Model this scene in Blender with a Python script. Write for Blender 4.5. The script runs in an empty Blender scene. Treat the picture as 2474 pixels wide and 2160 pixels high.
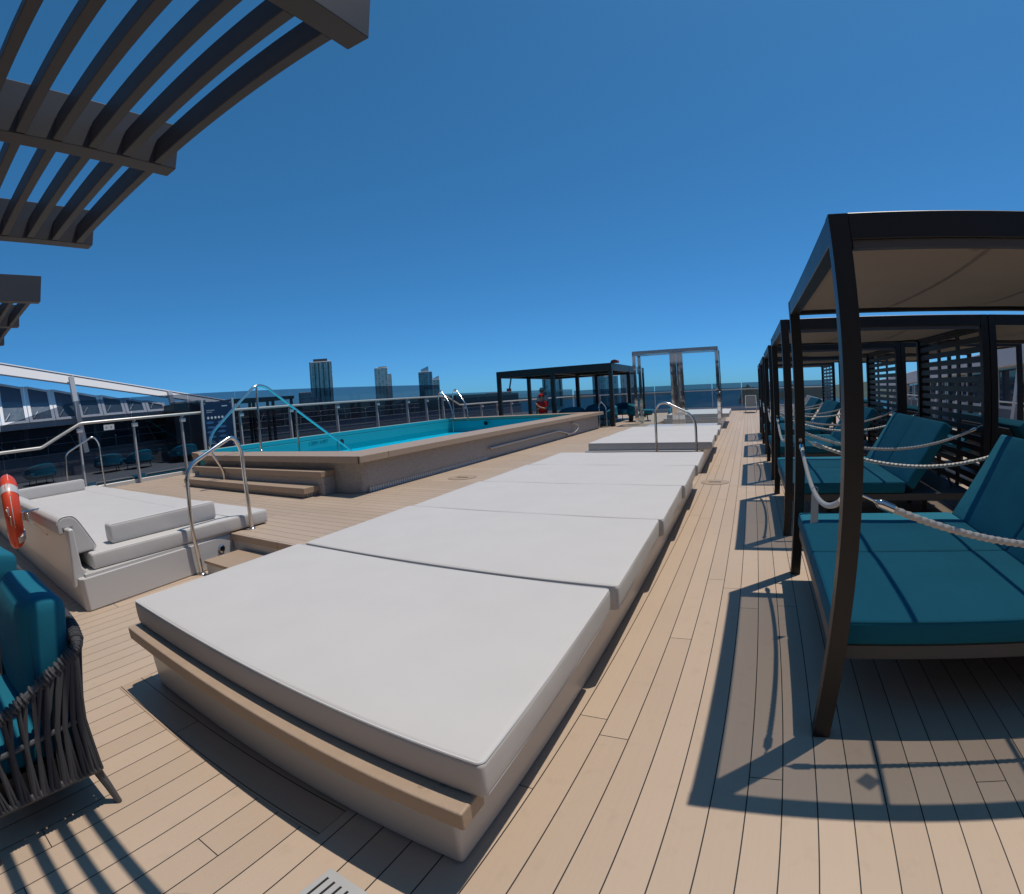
import bpy, bmesh, math, random
from mathutils import Vector, Matrix
random.seed(7)
S = bpy.context.scene
COL = S.collection
PI = math.pi
R = math.radians
ZD = 0.34            # height of the raised pool deck above the walkway

# ---------------------------------------------------------------- materials
def new_mat(name):
    m = bpy.data.materials.new(name); m.use_nodes = True
    nt = m.node_tree; b = nt.nodes['Principled BSDF']
    return m, nt, b

def N(nt, t, **kw):
    n = nt.nodes.new(t)
    for k, v in kw.items():
        if k.startswith('i'):
            n.inputs[int(k[1:])].default_value = v
        else:
            setattr(n, k, v)
    return n

def L(nt, a, b): nt.links.new(a, b)

def M_(nt, op, a, b=None, c=None):
    n = nt.nodes.new('ShaderNodeMath'); n.operation = op
    for i, x in enumerate((a, b, c)):
        if x is None: continue
        if isinstance(x, (int, float)): n.inputs[i].default_value = x
        else: L(nt, x, n.inputs[i])
    return n.outputs[0]

def mixc(nt, fac, a, b, mode='MIX'):
    n = nt.nodes.new('ShaderNodeMix'); n.data_type = 'RGBA'; n.blend_type = mode
    for s, x in ((n.inputs[0], fac), (n.inputs[6], a), (n.inputs[7], b)):
        if isinstance(x, (int, float)): s.default_value = x
        elif isinstance(x, tuple): s.default_value = (*x[:3], 1)
        else: L(nt, x, s)
    return n.outputs[2]

def simple(name, col, rough=.5, metal=0., var=.08, scale=8., bump=0., bscale=60., coat=0., spec=None, rvar=.12):
    m, nt, b = new_mat(name)
    g = N(nt, 'ShaderNodeNewGeometry')
    nz = N(nt, 'ShaderNodeTexNoise'); nz.inputs['Scale'].default_value = scale; nz.inputs['Detail'].default_value = 5
    L(nt, g.outputs['Position'], nz.inputs['Vector'])
    lo = tuple(c*(1-var) for c in col); hi = tuple(min(1, c*(1+var)) for c in col)
    L(nt, mixc(nt, nz.outputs[0], lo, hi), b.inputs['Base Color'])
    b.inputs['Metallic'].default_value = metal
    L(nt, M_(nt, 'MULTIPLY_ADD', nz.outputs[0], rvar, rough-rvar/2), b.inputs['Roughness'])
    if spec is not None: b.inputs['Specular IOR Level'].default_value = spec
    if coat: b.inputs['Coat Weight'].default_value = coat
    if bump:
        n2 = N(nt, 'ShaderNodeTexNoise'); n2.inputs['Scale'].default_value = bscale; n2.inputs['Detail'].default_value = 3
        L(nt, g.outputs['Position'], n2.inputs['Vector'])
        bp = N(nt, 'ShaderNodeBump'); bp.inputs['Strength'].default_value = bump; bp.inputs['Distance'].default_value = .01
        L(nt, n2.outputs[0], bp.inputs['Height']); L(nt, bp.outputs[0], b.inputs['Normal'])
    return m

def planks(name, along, w, off, length, c1, c2, seam=.0055):
    """composite deck boards: seams along one axis, staggered butt joints, a tone per board"""
    m, nt, b = new_mat(name)
    g = N(nt, 'ShaderNodeNewGeometry'); sp = N(nt, 'ShaderNodeSeparateXYZ'); L(nt, g.outputs['Position'], sp.inputs[0])
    X, Y = (sp.outputs[0], sp.outputs[1]) if along == 'Y' else (sp.outputs[1], sp.outputs[0])
    u = M_(nt, 'DIVIDE', M_(nt, 'SUBTRACT', X, off), w)
    pid = M_(nt, 'FLOOR', u); fu = M_(nt, 'FRACT', u)
    wn = N(nt, 'ShaderNodeTexWhiteNoise'); wn.noise_dimensions = '1D'; L(nt, pid, wn.inputs['W'])
    v = M_(nt, 'ADD', M_(nt, 'DIVIDE', Y, length), wn.outputs['Value'])
    sid = M_(nt, 'FLOOR', v); fv = M_(nt, 'FRACT', v)
    sv = M_(nt, 'LESS_THAN', M_(nt, 'MULTIPLY', M_(nt, 'MINIMUM', fu, M_(nt, 'SUBTRACT', 1., fu)), w), seam*.5)
    jv = M_(nt, 'LESS_THAN', M_(nt, 'MULTIPLY', fv, length), seam*.9)
    mask = M_(nt, 'MAXIMUM', sv, jv)
    cv = N(nt, 'ShaderNodeCombineXYZ'); L(nt, pid, cv.inputs[0]); L(nt, sid, cv.inputs[1])
    w2 = N(nt, 'ShaderNodeTexWhiteNoise'); w2.noise_dimensions = '3D'; L(nt, cv.outputs[0], w2.inputs['Vector'])
    # fine grain stretched along the board + broad soft wear
    mp = N(nt, 'ShaderNodeMapping'); L(nt, g.outputs['Position'], mp.inputs[0])
    mp.inputs['Scale'].default_value = (60, 3, 1) if along == 'Y' else (3, 60, 1)
    gr = N(nt, 'ShaderNodeTexNoise'); gr.inputs['Scale'].default_value = 1.; gr.inputs['Detail'].default_value = 6; L(nt, mp.outputs[0], gr.inputs['Vector'])
    bl = N(nt, 'ShaderNodeTexNoise'); bl.inputs['Scale'].default_value = 1.3; bl.inputs['Detail'].default_value = 6; L(nt, g.outputs['Position'], bl.inputs['Vector'])
    sm = N(nt, 'ShaderNodeTexNoise'); sm.inputs['Scale'].default_value = 9; sm.inputs['Detail'].default_value = 3; L(nt, g.outputs['Position'], sm.inputs['Vector'])
    f = M_(nt, 'ADD', M_(nt, 'MULTIPLY', w2.outputs['Value'], .5), M_(nt, 'ADD', M_(nt, 'MULTIPLY', gr.outputs[0], .25), M_(nt, 'MULTIPLY', bl.outputs[0], .35)))
    base = mixc(nt, f, c1, c2)
    sc = N(nt, 'ShaderNodeMapRange'); sc.inputs[1].default_value = .60; sc.inputs[2].default_value = .78; L(nt, sm.outputs[0], sc.inputs[0])
    base = mixc(nt, M_(nt, 'MULTIPLY', sc.outputs[0], .22), base, tuple(c*.72 for c in c1))
    L(nt, mixc(nt, mask, base, (.018, .016, .014)), b.inputs['Base Color'])
    L(nt, M_(nt, 'MULTIPLY_ADD', bl.outputs[0], .25, .42), b.inputs['Roughness'])
    b.inputs['Specular IOR Level'].default_value = .3
    bp = N(nt, 'ShaderNodeBump'); bp.inputs['Strength'].default_value = .5; bp.inputs['Distance'].default_value = .004
    h = M_(nt, 'SUBTRACT', M_(nt, 'MULTIPLY', gr.outputs[0], .25), mask)
    L(nt, h, bp.inputs['Height']); L(nt, bp.outputs[0], b.inputs['Normal'])
    return m

def glass(name, tint, gloss=1.0, rough=.0):
    m, nt, b = new_mat(name)
    nt.nodes.remove(b)
    out = nt.nodes['Material Output']
    tr = N(nt, 'ShaderNodeBsdfTransparent'); tr.inputs[0].default_value = (*tint, 1)
    gl = N(nt, 'ShaderNodeBsdfGlossy'); gl.inputs['Roughness'].default_value = rough
    fr = N(nt, 'ShaderNodeFresnel'); fr.inputs[0].default_value = 1.45
    mx = N(nt, 'ShaderNodeMixShader')
    gm = N(nt, 'ShaderNodeNewGeometry')
    L(nt, M_(nt, 'MULTIPLY', M_(nt, 'MULTIPLY', fr.outputs[0], gloss), M_(nt, 'SUBTRACT', 1., gm.outputs['Backfacing'])), mx.inputs[0]); L(nt, tr.outputs[0], mx.inputs[1]); L(nt, gl.outputs[0], mx.inputs[2])
    L(nt, mx.outputs[0], out.inputs[0])
    return m

def mesh_fabric(name, col, open_=.4):
    """woven shade cloth: lets part of the sun straight through, scatters the rest"""
    m, nt, b = new_mat(name); nt.nodes.remove(b); out = nt.nodes['Material Output']
    g = N(nt, 'ShaderNodeNewGeometry'); nz = N(nt, 'ShaderNodeTexNoise'); nz.inputs['Scale'].default_value = 2.5; nz.inputs['Detail'].default_value = 4
    L(nt, g.outputs['Position'], nz.inputs['Vector'])
    c = mixc(nt, nz.outputs[0], tuple(x*.9 for x in col), tuple(min(1, x*1.08) for x in col))
    tr = N(nt, 'ShaderNodeBsdfTransparent'); df = N(nt, 'ShaderNodeBsdfDiffuse'); tl = N(nt, 'ShaderNodeBsdfTranslucent')
    L(nt, c, df.inputs[0]); tl.inputs[0].default_value = (*[x*.10 for x in col], 1)
    a = N(nt, 'ShaderNodeAddShader'); L(nt, df.outputs[0], a.inputs[0]); L(nt, tl.outputs[0], a.inputs[1])
    lp = N(nt, 'ShaderNodeMixShader'); ga = N(nt, 'ShaderNodeNewGeometry')
    dt = N(nt, 'ShaderNodeVectorMath'); dt.operation = 'DOT_PRODUCT'; L(nt, ga.outputs['Incoming'], dt.inputs[0]); L(nt, ga.outputs['Normal'], dt.inputs[1])
    mr = N(nt, 'ShaderNodeMapRange'); L(nt, M_(nt, 'ABSOLUTE', dt.outputs['Value']), mr.inputs[0]); mr.inputs[1].default_value = .5; mr.inputs[2].default_value = 1; mr.inputs[3].default_value = 1; mr.inputs[4].default_value = 1-open_
    L(nt, mr.outputs[0], lp.inputs[0])
    L(nt, tr.outputs[0], lp.inputs[1]); L(nt, a.outputs[0], lp.inputs[2]); L(nt, lp.outputs[0], out.inputs[0])
    return m

def fabric(name, col, var=.06, weave=900., rough=.85, wr=.15, wscale=5.):
    m, nt, b = new_mat(name)
    g = N(nt, 'ShaderNodeTexCoord')
    nz = N(nt, 'ShaderNodeTexNoise'); nz.inputs['Scale'].default_value = 3.; nz.inputs['Detail'].default_value = 6; L(nt, g.outputs['Object'], nz.inputs['Vector'])
    L(nt, mixc(nt, nz.outputs[0], tuple(c*(1-var) for c in col), tuple(min(1, c*(1+var)) for c in col)), b.inputs['Base Color'])
    b.inputs['Roughness'].default_value = rough; b.inputs['Specular IOR Level'].default_value = .25
    wv = N(nt, 'ShaderNodeTexNoise'); wv.inputs['Scale'].default_value = weave*.25; L(nt, g.outputs['Object'], wv.inputs['Vector'])
    w2 = N(nt, 'ShaderNodeTexNoise'); w2.inputs['Scale'].default_value = wscale; w2.inputs['Detail'].default_value = 2; L(nt, g.outputs['Object'], w2.inputs['Vector'])
    b1 = N(nt, 'ShaderNodeBump'); b1.inputs['Strength'].default_value = .25; b1.inputs['Distance'].default_value = .001; L(nt, wv.outputs[0], b1.inputs['Height'])
    b2 = N(nt, 'ShaderNodeBump'); b2.inputs['Strength'].default_value = wr; b2.inputs['Distance'].default_value = .03; L(nt, w2.outputs[0], b2.inputs['Height'])
    L(nt, b1.outputs[0], b2.inputs['Normal']); L(nt, b2.outputs[0], b.inputs['Normal'])
    return m

def mosaic(name, c1, c2, s=.025):
    m, nt, b = new_mat(name)
    g = N(nt, 'ShaderNodeNewGeometry'); sp = N(nt, 'ShaderNodeSeparateXYZ'); L(nt, g.outputs['Position'], sp.inputs[0])
    h = M_(nt, 'ADD', sp.outputs[0], sp.outputs[1])
    a = M_(nt, 'DIVIDE', h, s); z = M_(nt, 'DIVIDE', sp.outputs[2], s)
    cv = N(nt, 'ShaderNodeCombineXYZ'); L(nt, M_(nt, 'FLOOR', a), cv.inputs[0]); L(nt, M_(nt, 'FLOOR', z), cv.inputs[1])
    wn = N(nt, 'ShaderNodeTexWhiteNoise'); L(nt, cv.outputs[0], wn.inputs['Vector'])
    gr = M_(nt, 'MAXIMUM', M_(nt, 'LESS_THAN', M_(nt, 'FRACT', a), .1), M_(nt, 'LESS_THAN', M_(nt, 'FRACT', z), .1))
    c = mixc(nt, wn.outputs['Value'], c1, c2)
    L(nt, mixc(nt, gr, c, tuple(x*1.15 for x in c2)), b.inputs['Base Color'])
    b.inputs['Roughness'].default_value = .45
    return m

def facade(name, wall, win, sx, sz, frac=.6):
    m, nt, b = new_mat(name)
    t = N(nt, 'ShaderNodeTexCoord'); sp = N(nt, 'ShaderNodeSeparateXYZ'); L(nt, t.outputs['Object'], sp.inputs[0])
    h = M_(nt, 'ADD', sp.outputs[0], sp.outputs[1])
    a = M_(nt, 'DIVIDE', h, sx); z = M_(nt, 'DIVIDE', sp.outputs[2], sz)
    k = M_(nt, 'MULTIPLY', M_(nt, 'LESS_THAN', M_(nt, 'FRACT', a), frac), M_(nt, 'LESS_THAN', M_(nt, 'FRACT', z), .62))
    cv = N(nt, 'ShaderNodeCombineXYZ'); L(nt, M_(nt, 'FLOOR', a), cv.inputs[0]); L(nt, M_(nt, 'FLOOR', z), cv.inputs[1])
    wn = N(nt, 'ShaderNodeTexWhiteNoise'); L(nt, cv.outputs[0], wn.inputs['Vector'])
    wc = mixc(nt, wn.outputs['Value'], tuple(x*.6 for x in win), tuple(x*1.5 for x in win))
    L(nt, mixc(nt, k, wall, wc), b.inputs['Base Color']); b.inputs['Roughness'].default_value = .5
    return m

MAT = dict(
    deck=planks('walkway_boards', 'Y', .148, .110, 4.4, (.40, .306, .227), (.495, .386, .294)),
    deckx=planks('pool_deck_boards', 'X', .148, .02, 4.4, (.37, .283, .211), (.455, .357, .272)),
    border=planks('border_board', 'X', .16, .868-.08+.08, 4.5, (0.385, 0.283, 0.199), (0.434, 0.329, 0.238)),
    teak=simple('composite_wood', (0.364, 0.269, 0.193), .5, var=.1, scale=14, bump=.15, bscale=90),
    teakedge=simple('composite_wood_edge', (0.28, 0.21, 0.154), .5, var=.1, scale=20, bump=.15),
    white=simple('white_paint', (0.518, 0.507, 0.492), .33, var=.02, scale=2.5, coat=.1, rvar=.03),
    hull=simple('matte_ship_white', (0.608, 0.601, 0.601), .7, var=.03, scale=1.5, spec=.2),
    cushion=fabric('white_vinyl', (0.525, 0.507, 0.488), var=.05, rough=.6, wr=.3, wscale=3.),
    piping=simple('white_piping', (0.562, 0.555, 0.548), .5, var=.02),
    teal=fabric('teal_canvas', (.006, .128, .195), var=.14, rough=.85, wr=.45, wscale=3.5),
    teal_seam=simple('teal_seam', (.006, .09, .125), .8),
    black=simple('dark_frame_paint', (.009, .009, .0105), .42, var=.1, scale=5, bump=.05, bscale=300),
    grey=simple('grey_frame_paint', (.068, .070, .077), .45, var=.06, scale=3, bump=.05, bscale=300),
    canopy=mesh_fabric('beige_shade_cloth', (0.176, 0.144, 0.116), .42),
    rope=fabric('white_rope', (0.562, 0.546, 0.515), var=.08, rough=.9),
    steel=simple('polished_steel', (.64, .62, .59), .18, metal=1., var=.04), drainsteel=simple('brushed_drain_steel', (.50, .50, .49), .45, metal=.35, var=.06),
    mirror=simple('mirror_steel', (.72, .71, .70), .05, metal=1., var=.03),
    rail=simple('satin_rail', (0.484, 0.468, 0.437), .35, metal=.35, var=.05),
    post=simple('grey_white_post', (0.39, 0.398, 0.413), .4, var=.05),
    gtint=glass('tinted_glass', (.53, .555, .60), .7),
    gclear=glass('clear_glass', (.93, .975, .985), .7),
    gwin=simple('blue_window_glass', (.02, .035, .06), .05, var=.1, coat=.3),
    mosaic=mosaic('taupe_mosaic', (.29, .262, .243), (.36, .335, .315)),
    pergola=simple('slate_pergola_paint', (.050, .053, .062), .5, var=.06, scale=3, bump=.05, bscale=300, spec=.2),
    sglass=simple('pale_screen_glass', (.09, .13, .18), .12, var=.1), hullb=simple('bright_frame_white', (.82, .82, .83), .7, var=.03, scale=1.5, spec=.2),
    pfloor=simple('pool_floor_paint', (.02, .60, .74), .5, var=.06, scale=2), pool=simple('pool_paint', (.010, .34, .385), .4, var=.05, scale=3),
    bulwark=simple('grey_bulwark', (.16, .175, .20), .5, var=.08, scale=1.5),
    dark=simple('dark_panel', (.022, .026, .032), .35, var=.25, scale=1.2),
    greydeck=simple('grey_deck', (.17, .18, .19), .7, var=.12, scale=2),
    strand=fabric('charcoal_strand', (.066, .067, .074), var=.3, rough=.9),
    orange=simple('orange_plastic', (0.64, 0.06, 0.0176), .38, var=.05, scale=6),
    refl=simple('reflective_band', (0.488, 0.488, 0.503), .3, var=.05, scale=30),
    navy=simple('navy_board', (.008, .018, .05), .25, var=.1),
    boardart=simple('board_blue_print', (.03, .10, .22), .4, var=.3, scale=12),
    pale=simple('pale_print', (0.555, 0.57, 0.577), .5),
    paledim=simple('pale_dim_print', (0.234, 0.265, 0.296), .5),
    ptext=simple('pool_lettering', (.003, .16, .19), .5),
    slot=simple('dark_slot', (.008, .008, .008), .8),
    skin=simple('skin', (0.288, 0.152, 0.096), .5, var=.06, scale=20),
    red=fabric('red_cotton', (0.496, 0.0144, 0.0144)),
    shirt=fabric('pale_cotton', (0.496, 0.496, 0.496)),
    shorts=fabric('dark_shorts', (.02, .025, .04)),
    hair=simple('dark_hair', (.02, .015, .012), .7),
    capw=fabric('grey_white_cap', (0.44, 0.448, 0.456)),
    sling=fabric('grey_sling', (.10, .105, .11)),
    tower_a=facade('tower_hazed_concrete', (0.8, 0.61, 0.516), (0.443, 0.35, 0.319), 5.5, 3.4, .55),  # haze is put into the tower colours: lightened, and warmed against blue skylight
    tower_b=facade('tower_hazed_glass', (0.496, 0.379, 0.341), (0.277, 0.24, 0.244), 4.2, 3.4, .7),
    tower_c=facade('tower_hazed_grey', (0.8, 0.66, 0.544), (0.553, 0.424, 0.38), 7., 3.3, .5),
    roofdark=simple('roof_plant_grey', (0.081, 0.0945, 0.101), .7),
    towerwhite=simple('pale_roof_fin', (0.608, 0.634, 0.648), .5),
    hill=simple('wooded_hill', (.035, .06, .05), .9, var=.5, scale=.02),
    land=simple('far_coast', (.05, .075, .075), .9, var=.4, scale=.01),
    crane=simple('crane_red', (.16, .03, .025), .6),
)

def sea_mat():
    m, nt, b = new_mat('sea_water')
    g = N(nt, 'ShaderNodeNewGeometry')
    nz = N(nt, 'ShaderNodeTexNoise'); nz.inputs['Scale'].default_value = .12; nz.inputs['Detail'].default_value = 8; L(nt, g.outputs['Position'], nz.inputs['Vector'])
    L(nt, mixc(nt, nz.outputs[0], (.003, .055, .085), (.008, .085, .115)), b.inputs['Base Color'])
    b.inputs['Roughness'].default_value = .35; b.inputs['Specular IOR Level'].default_value = .3
    bp = N(nt, 'ShaderNodeBump'); bp.inputs['Strength'].default_value = .4; bp.inputs['Distance'].default_value = .6
    L(nt, nz.outputs[0], bp.inputs['Height']); L(nt, bp.outputs[0], b.inputs['Normal'])
    return m
MAT['sea'] = sea_mat()

def pool_water():
    m, nt, b = new_mat('pool_water'); nt.nodes.remove(b); out = nt.nodes['Material Output']
    g = N(nt, 'ShaderNodeNewGeometry')
    mp = N(nt, 'ShaderNodeMapping'); mp.inputs['Scale'].default_value = (2.6, 1.3, 1); L(nt, g.outputs['Position'], mp.inputs[0])
    nz = N(nt, 'ShaderNodeTexNoise'); nz.inputs['Scale'].default_value = 1.6; nz.inputs['Detail'].default_value = 3; nz.inputs['Distortion'].default_value = .6; L(nt, mp.outputs[0], nz.inputs['Vector'])
    bp = N(nt, 'ShaderNodeBump'); bp.inputs['Strength'].default_value = .55; bp.inputs['Distance'].default_value = .12; L(nt, nz.outputs[0], bp.inputs['Height'])
    tr = N(nt, 'ShaderNodeBsdfTransparent'); tr.inputs[0].default_value = (.30, .90, 1.0, 1)
    gl = N(nt, 'ShaderNodeBsdfGlossy'); gl.inputs['Roughness'].default_value = .04; L(nt, bp.outputs[0], gl.inputs['Normal'])
    fr = N(nt, 'ShaderNodeFresnel'); fr.inputs[0].default_value = 1.33; L(nt, bp.outputs[0], fr.inputs['Normal'])
    mx = N(nt, 'ShaderNodeMixShader'); L(nt, M_(nt, 'MULTIPLY', fr.outputs[0], .4), mx.inputs[0]); L(nt, tr.outputs[0], mx.inputs[1]); L(nt, gl.outputs[0], mx.inputs[2])
    L(nt, mx.outputs[0], out.inputs[0])
    return m
MAT['water'] = pool_water()

# ---------------------------------------------------------------- mesh helpers
class MB:
    def __init__(s): s.v = []; s.f = []
    def add(s, vs, fs):
        k = len(s.v); s.v += [tuple(v) for v in vs]; s.f += [tuple(i+k for i in f) for f in fs]; return s
    def box(s, x0, x1, y0, y1, z0, z1, mat=None):
        vs = [Vector((x, y, z)) for z in (z0, z1) for y in (y0, y1) for x in (x0, x1)]
        if mat is not None: vs = [mat @ v for v in vs]
        return s.add(vs, [(0, 2, 3, 1), (4, 5, 7, 6), (0, 1, 5, 4), (2, 6, 7, 3), (0, 4, 6, 2), (1, 3, 7, 5)])
    def bar(s, a, b, w, h, up=(0, 0, 1)):
        """box from point a to point b, w wide (sideways) and h high, centred on the axis"""
        a, b = Vector(a), Vector(b); d = (b-a).normalized(); u = Vector(up)
        sd = d.cross(u).normalized(); u = sd.cross(d)
        vs = [p + sd*(w/2*i) + u*(h/2*j) for p in (a, b) for j in (-1, 1) for i in (-1, 1)]
        return s.add(vs, [(0, 1, 3, 2), (4, 6, 7, 5), (0, 4, 5, 1), (2, 3, 7, 6), (0, 2, 6, 4), (1, 5, 7, 3)])
    def prism(s, poly, ax, a, b):
        """poly: 2-D outline; extruded along axis ax from a to b"""
        n = len(poly)
        def p(q, t):
            if ax == 0: return (t, q[0], q[1])
            if ax == 1: return (q[0], t, q[1])
            return (q[0], q[1], t)
        vs = [p(q, a) for q in poly] + [p(q, b) for q in poly]
        fs = [tuple(range(n))[::-1], tuple(range(n, 2*n))] + [(i, (i+1) % n, n+(i+1) % n, n+i) for i in range(n)]
        return s.add(vs, fs)
    def tube(s, path, r, seg=10, closed=False, twist=None, flat=1.):
        P = [Vector(p) for p in path]; n = len(P); rings = []
        T = []
        for i in range(n):
            if closed: t = P[(i+1) % n]-P[i-1]
            else: t = P[min(i+1, n-1)]-P[max(i-1, 0)]
            T.append(t.normalized())
        u = T[0].orthogonal().normalized(); acc = 0.
        k = len(s.v)
        for i in range(n):
            if i:
                u = (u - T[i]*u.dot(T[i]))
                u = u.normalized() if u.length > 1e-6 else T[i].orthogonal().normalized()
                acc += (P[i]-P[i-1]).length
            w = T[i].cross(u)
            rr = r(i/(n-1)) if callable(r) else r
            for j in range(seg):
                a = 2*PI*j/seg
                q = rr*(1+twist[0]*math.cos(twist[1]*a-acc*twist[2])) if twist else rr
                s.v.append(tuple(P[i]+u*(math.cos(a)*q)+w*(math.sin(a)*q*flat)))
        m = n if closed else n-1
        for i in range(m):
            for j in range(seg):
                a, b = k+i*seg+j, k+i*seg+(j+1) % seg
                c, d = k+((i+1) % n)*seg+(j+1) % seg, k+((i+1) % n)*seg+j
                s.f.append((a, b, c, d))
        if not closed:
            s.f.append(tuple(k+j for j in range(seg))[::-1]); s.f.append(tuple(k+(n-1)*seg+j for j in range(seg)))
        return s
    def lathe(s, prof, c=(0, 0, 0), seg=20, mat=None):
        k = len(s.v); n = len(prof)
        for r, z in prof:
            for j in range(seg):
                a = 2*PI*j/seg; v = Vector((r*math.cos(a), r*math.sin(a), z))
                if mat is not None: v = mat @ v
                s.v.append(tuple(v+Vector(c)))
        for i in range(n-1):
            for j in range(seg):
                s.f.append((k+i*seg+j, k+i*seg+(j+1) % seg, k+(i+1)*seg+(j+1) % seg, k+(i+1)*seg+j))
        s.f.append(tuple(k+j for j in range(seg))[::-1]); s.f.append(tuple(k+(n-1)*seg+j for j in range(seg)))
        return s
    def xf(s, fn): s.v = [tuple(fn(Vector(v))) for v in s.v]; return s
    def build(s, name, mat, parent=None, bevel=0., seg=1, smooth=True, loc=None):
        me = bpy.data.meshes.new(name); me.from_pydata(s.v, [], s.f); me.update()
        bm = bmesh.new(); bm.from_mesh(me)
        bmesh.ops.recalc_face_normals(bm, faces=bm.faces[:])
        if bevel:
            ed = [e for e in bm.edges if len(e.link_faces) == 2 and e.calc_face_angle(0) > .6]
            bmesh.ops.bevel(bm, geom=ed, offset=bevel, offset_type='OFFSET', segments=seg, profile=.5, affect='EDGES', clamp_overlap=True)
        bm.to_mesh(me); bm.free()
        if smooth:
            me.shade_smooth(); me.set_sharp_from_angle(angle=R(35))
        o = bpy.data.objects.new(name, me); COL.objects.link(o)
        if bevel and smooth:
            wn = o.modifiers.new('WeightedNormal', 'WEIGHTED_NORMAL'); wn.keep_sharp = True; wn.weight = 80
        o.data.materials.append(MAT[mat] if isinstance(mat, str) else mat)
        if parent: o.parent = parent
        if loc: o.location = loc
        return o

def rbox(hx, hy, hz, r, nx=6, ny=6, nz=2, puff=0., seed=0, wob=0.):
    """upholstered box: rounded edges, softly puffed top"""
    def ax(h, n):
        k = [0, .12, .3, .55, .8, 1]
        a = [-h+r*t for t in k]; b = [h-r*t for t in k[::-1]]
        mid = [(-h+r)+(2*h-2*r)*i/(n+1) for i in range(1, n+1)] if n else []
        return a+mid+b
    X, Y, Z = ax(hx, nx), ax(hy, ny), ax(hz, nz)
    d = {}; vs = []; fs = []
    rnd = random.Random(seed); ph = [rnd.uniform(0, 6) for _ in range(6)]
    def vid(p):
        key = tuple(round(c, 5) for c in p)
        if key in d: return d[key]
        q = Vector(p); inn = Vector((max(-hx+r, min(hx-r, q.x)), max(-hy+r, min(hy-r, q.y)), max(-hz+r, min(hz-r, q.z))))
        e = q-inn
        if e.length > 1e-9: q = inn+e.normalized()*r
        fx, fy = 1-abs(q.x/hx)**6, 1-abs(q.y/hy)**6
        if q.z > 0: q.z += puff*max(0, fx)*max(0, fy)
        if wob:
            q.z += wob*math.sin(q.x*5+ph[0])*math.sin(q.y*4+ph[1])*(q.z > 0)
            side = 1-abs(q.z/hz)**2 if hz else 0
            q.x += math.copysign(1, q.x)*(abs(q.x) > hx*.9)*wob*1.2*max(0, side)*(1+.6*math.sin(q.y*6+ph[2]))
            q.y += math.copysign(1, q.y)*(abs(q.y) > hy*.9)*wob*1.2*max(0, side)*(1+.6*math.sin(q.x*6+ph[3]))
        d[key] = len(vs); vs.append(q); return d[key]
    def face(A, B, fn):
        for i in range(len(A)-1):
            for j in range(len(B)-1):
                fs.append((vid(fn(A[i], B[j])), vid(fn(A[i+1], B[j])), vid(fn(A[i+1], B[j+1])), vid(fn(A[i], B[j+1]))))
    for s in (-1, 1):
        face(X, Y, lambda a, b: (a, b, s*hz)); face(X, Z, lambda a, b: (a, s*hy, b)); face(Y, Z, lambda a, b: (s*hx, a, b))
    m = MB(); m.v = [tuple(v) for v in vs]; m.f = fs
    return m

def loop_rect(hx, hy, z, r, n=6):
    pts = []
    for cx, cy, a0 in ((hx-r, hy-r, 0), (-hx+r, hy-r, 90), (-hx+r, -hy+r, 180), (hx-r, -hy+r, 270)):
        for i in range(n+1):
            a = R(a0+90*i/n); pts.append((cx+r*math.cos(a), cy+r*math.sin(a), z))
    out = []
    for i, p in enumerate(pts):                       # extra points on the long runs
        q = pts[(i+1) % len(pts)]; out.append(p)
        d = math.dist(p, q)
        for k in range(1, int(d/.15)): out.append(tuple(p[c]+(q[c]-p[c])*k/int(d/.15) for c in range(3)))
    return out

def fillet(pts, r, n=7):
    """round the corners of a polyline"""
    P = [Vector(p) for p in pts]; out = [P[0]]
    for i in range(1, len(P)-1):
        a, b, c = P[i-1], P[i], P[i+1]
        da, dc = (a-b), (c-b); t = min(r, da.length*.48, dc.length*.48)
        p0, p2 = b+da.normalized()*t, b+dc.normalized()*t
        for k in range(n+1):
            s = k/n; out.append(p0*(1-s)**2+b*2*s*(1-s)+p2*s*s)
    out.append(P[-1]); return out

def cat(pts, n=10):
    P = [Vector(p) for p in pts]; out = []
    for i in range(len(P)-1):
        p0, p1, p2, p3 = P[max(i-1, 0)], P[i], P[i+1], P[min(i+2, len(P)-1)]
        for k in range(n):
            t = k/n
            out.append(.5*((2*p1)+(p2-p0)*t+(2*p0-5*p1+4*p2-p3)*t*t+(3*p1-p0-3*p2+p3)*t**3))
    out.append(P[-1]); return out

def tag(o, label, catg, group=None):
    o['label'] = label; o['category'] = catg
    if group: o['group'] = group
    return o
def struct(o): o['kind'] = 'structure'; return o
def empty(name, loc=(0, 0, 0), rz=0):
    o = bpy.data.objects.new(name, None); COL.objects.link(o); o.location = loc; o.rotation_euler = (0, 0, rz); o.empty_display_size = .1
    return o
def copy_tree(o, parent=None):
    c = o.copy(); COL.objects.link(c)
    if parent is not None: c.parent = parent
    for ch in list(o.children): copy_tree(ch, c)
    return c
def text(name, body, size, mat, parent, loc, rot, ext=.002, align='CENTER'):
    cu = bpy.data.curves.new(name, 'FONT'); cu.body = body; cu.size = size; cu.extrude = ext; cu.align_x = align; cu.align_y = 'CENTER'
    tmp = bpy.data.objects.new(name, cu); COL.objects.link(tmp); bpy.context.view_layer.update()
    me = bpy.data.meshes.new_from_object(tmp.evaluated_get(bpy.context.evaluated_depsgraph_get())); bpy.data.objects.remove(tmp)
    me.name = name; me.materials.clear(); o = bpy.data.objects.new(name, me); COL.objects.link(o); o.data.materials.append(MAT[mat]); o.parent = parent; o.location = loc; o.rotation_euler = rot
    return o

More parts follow.
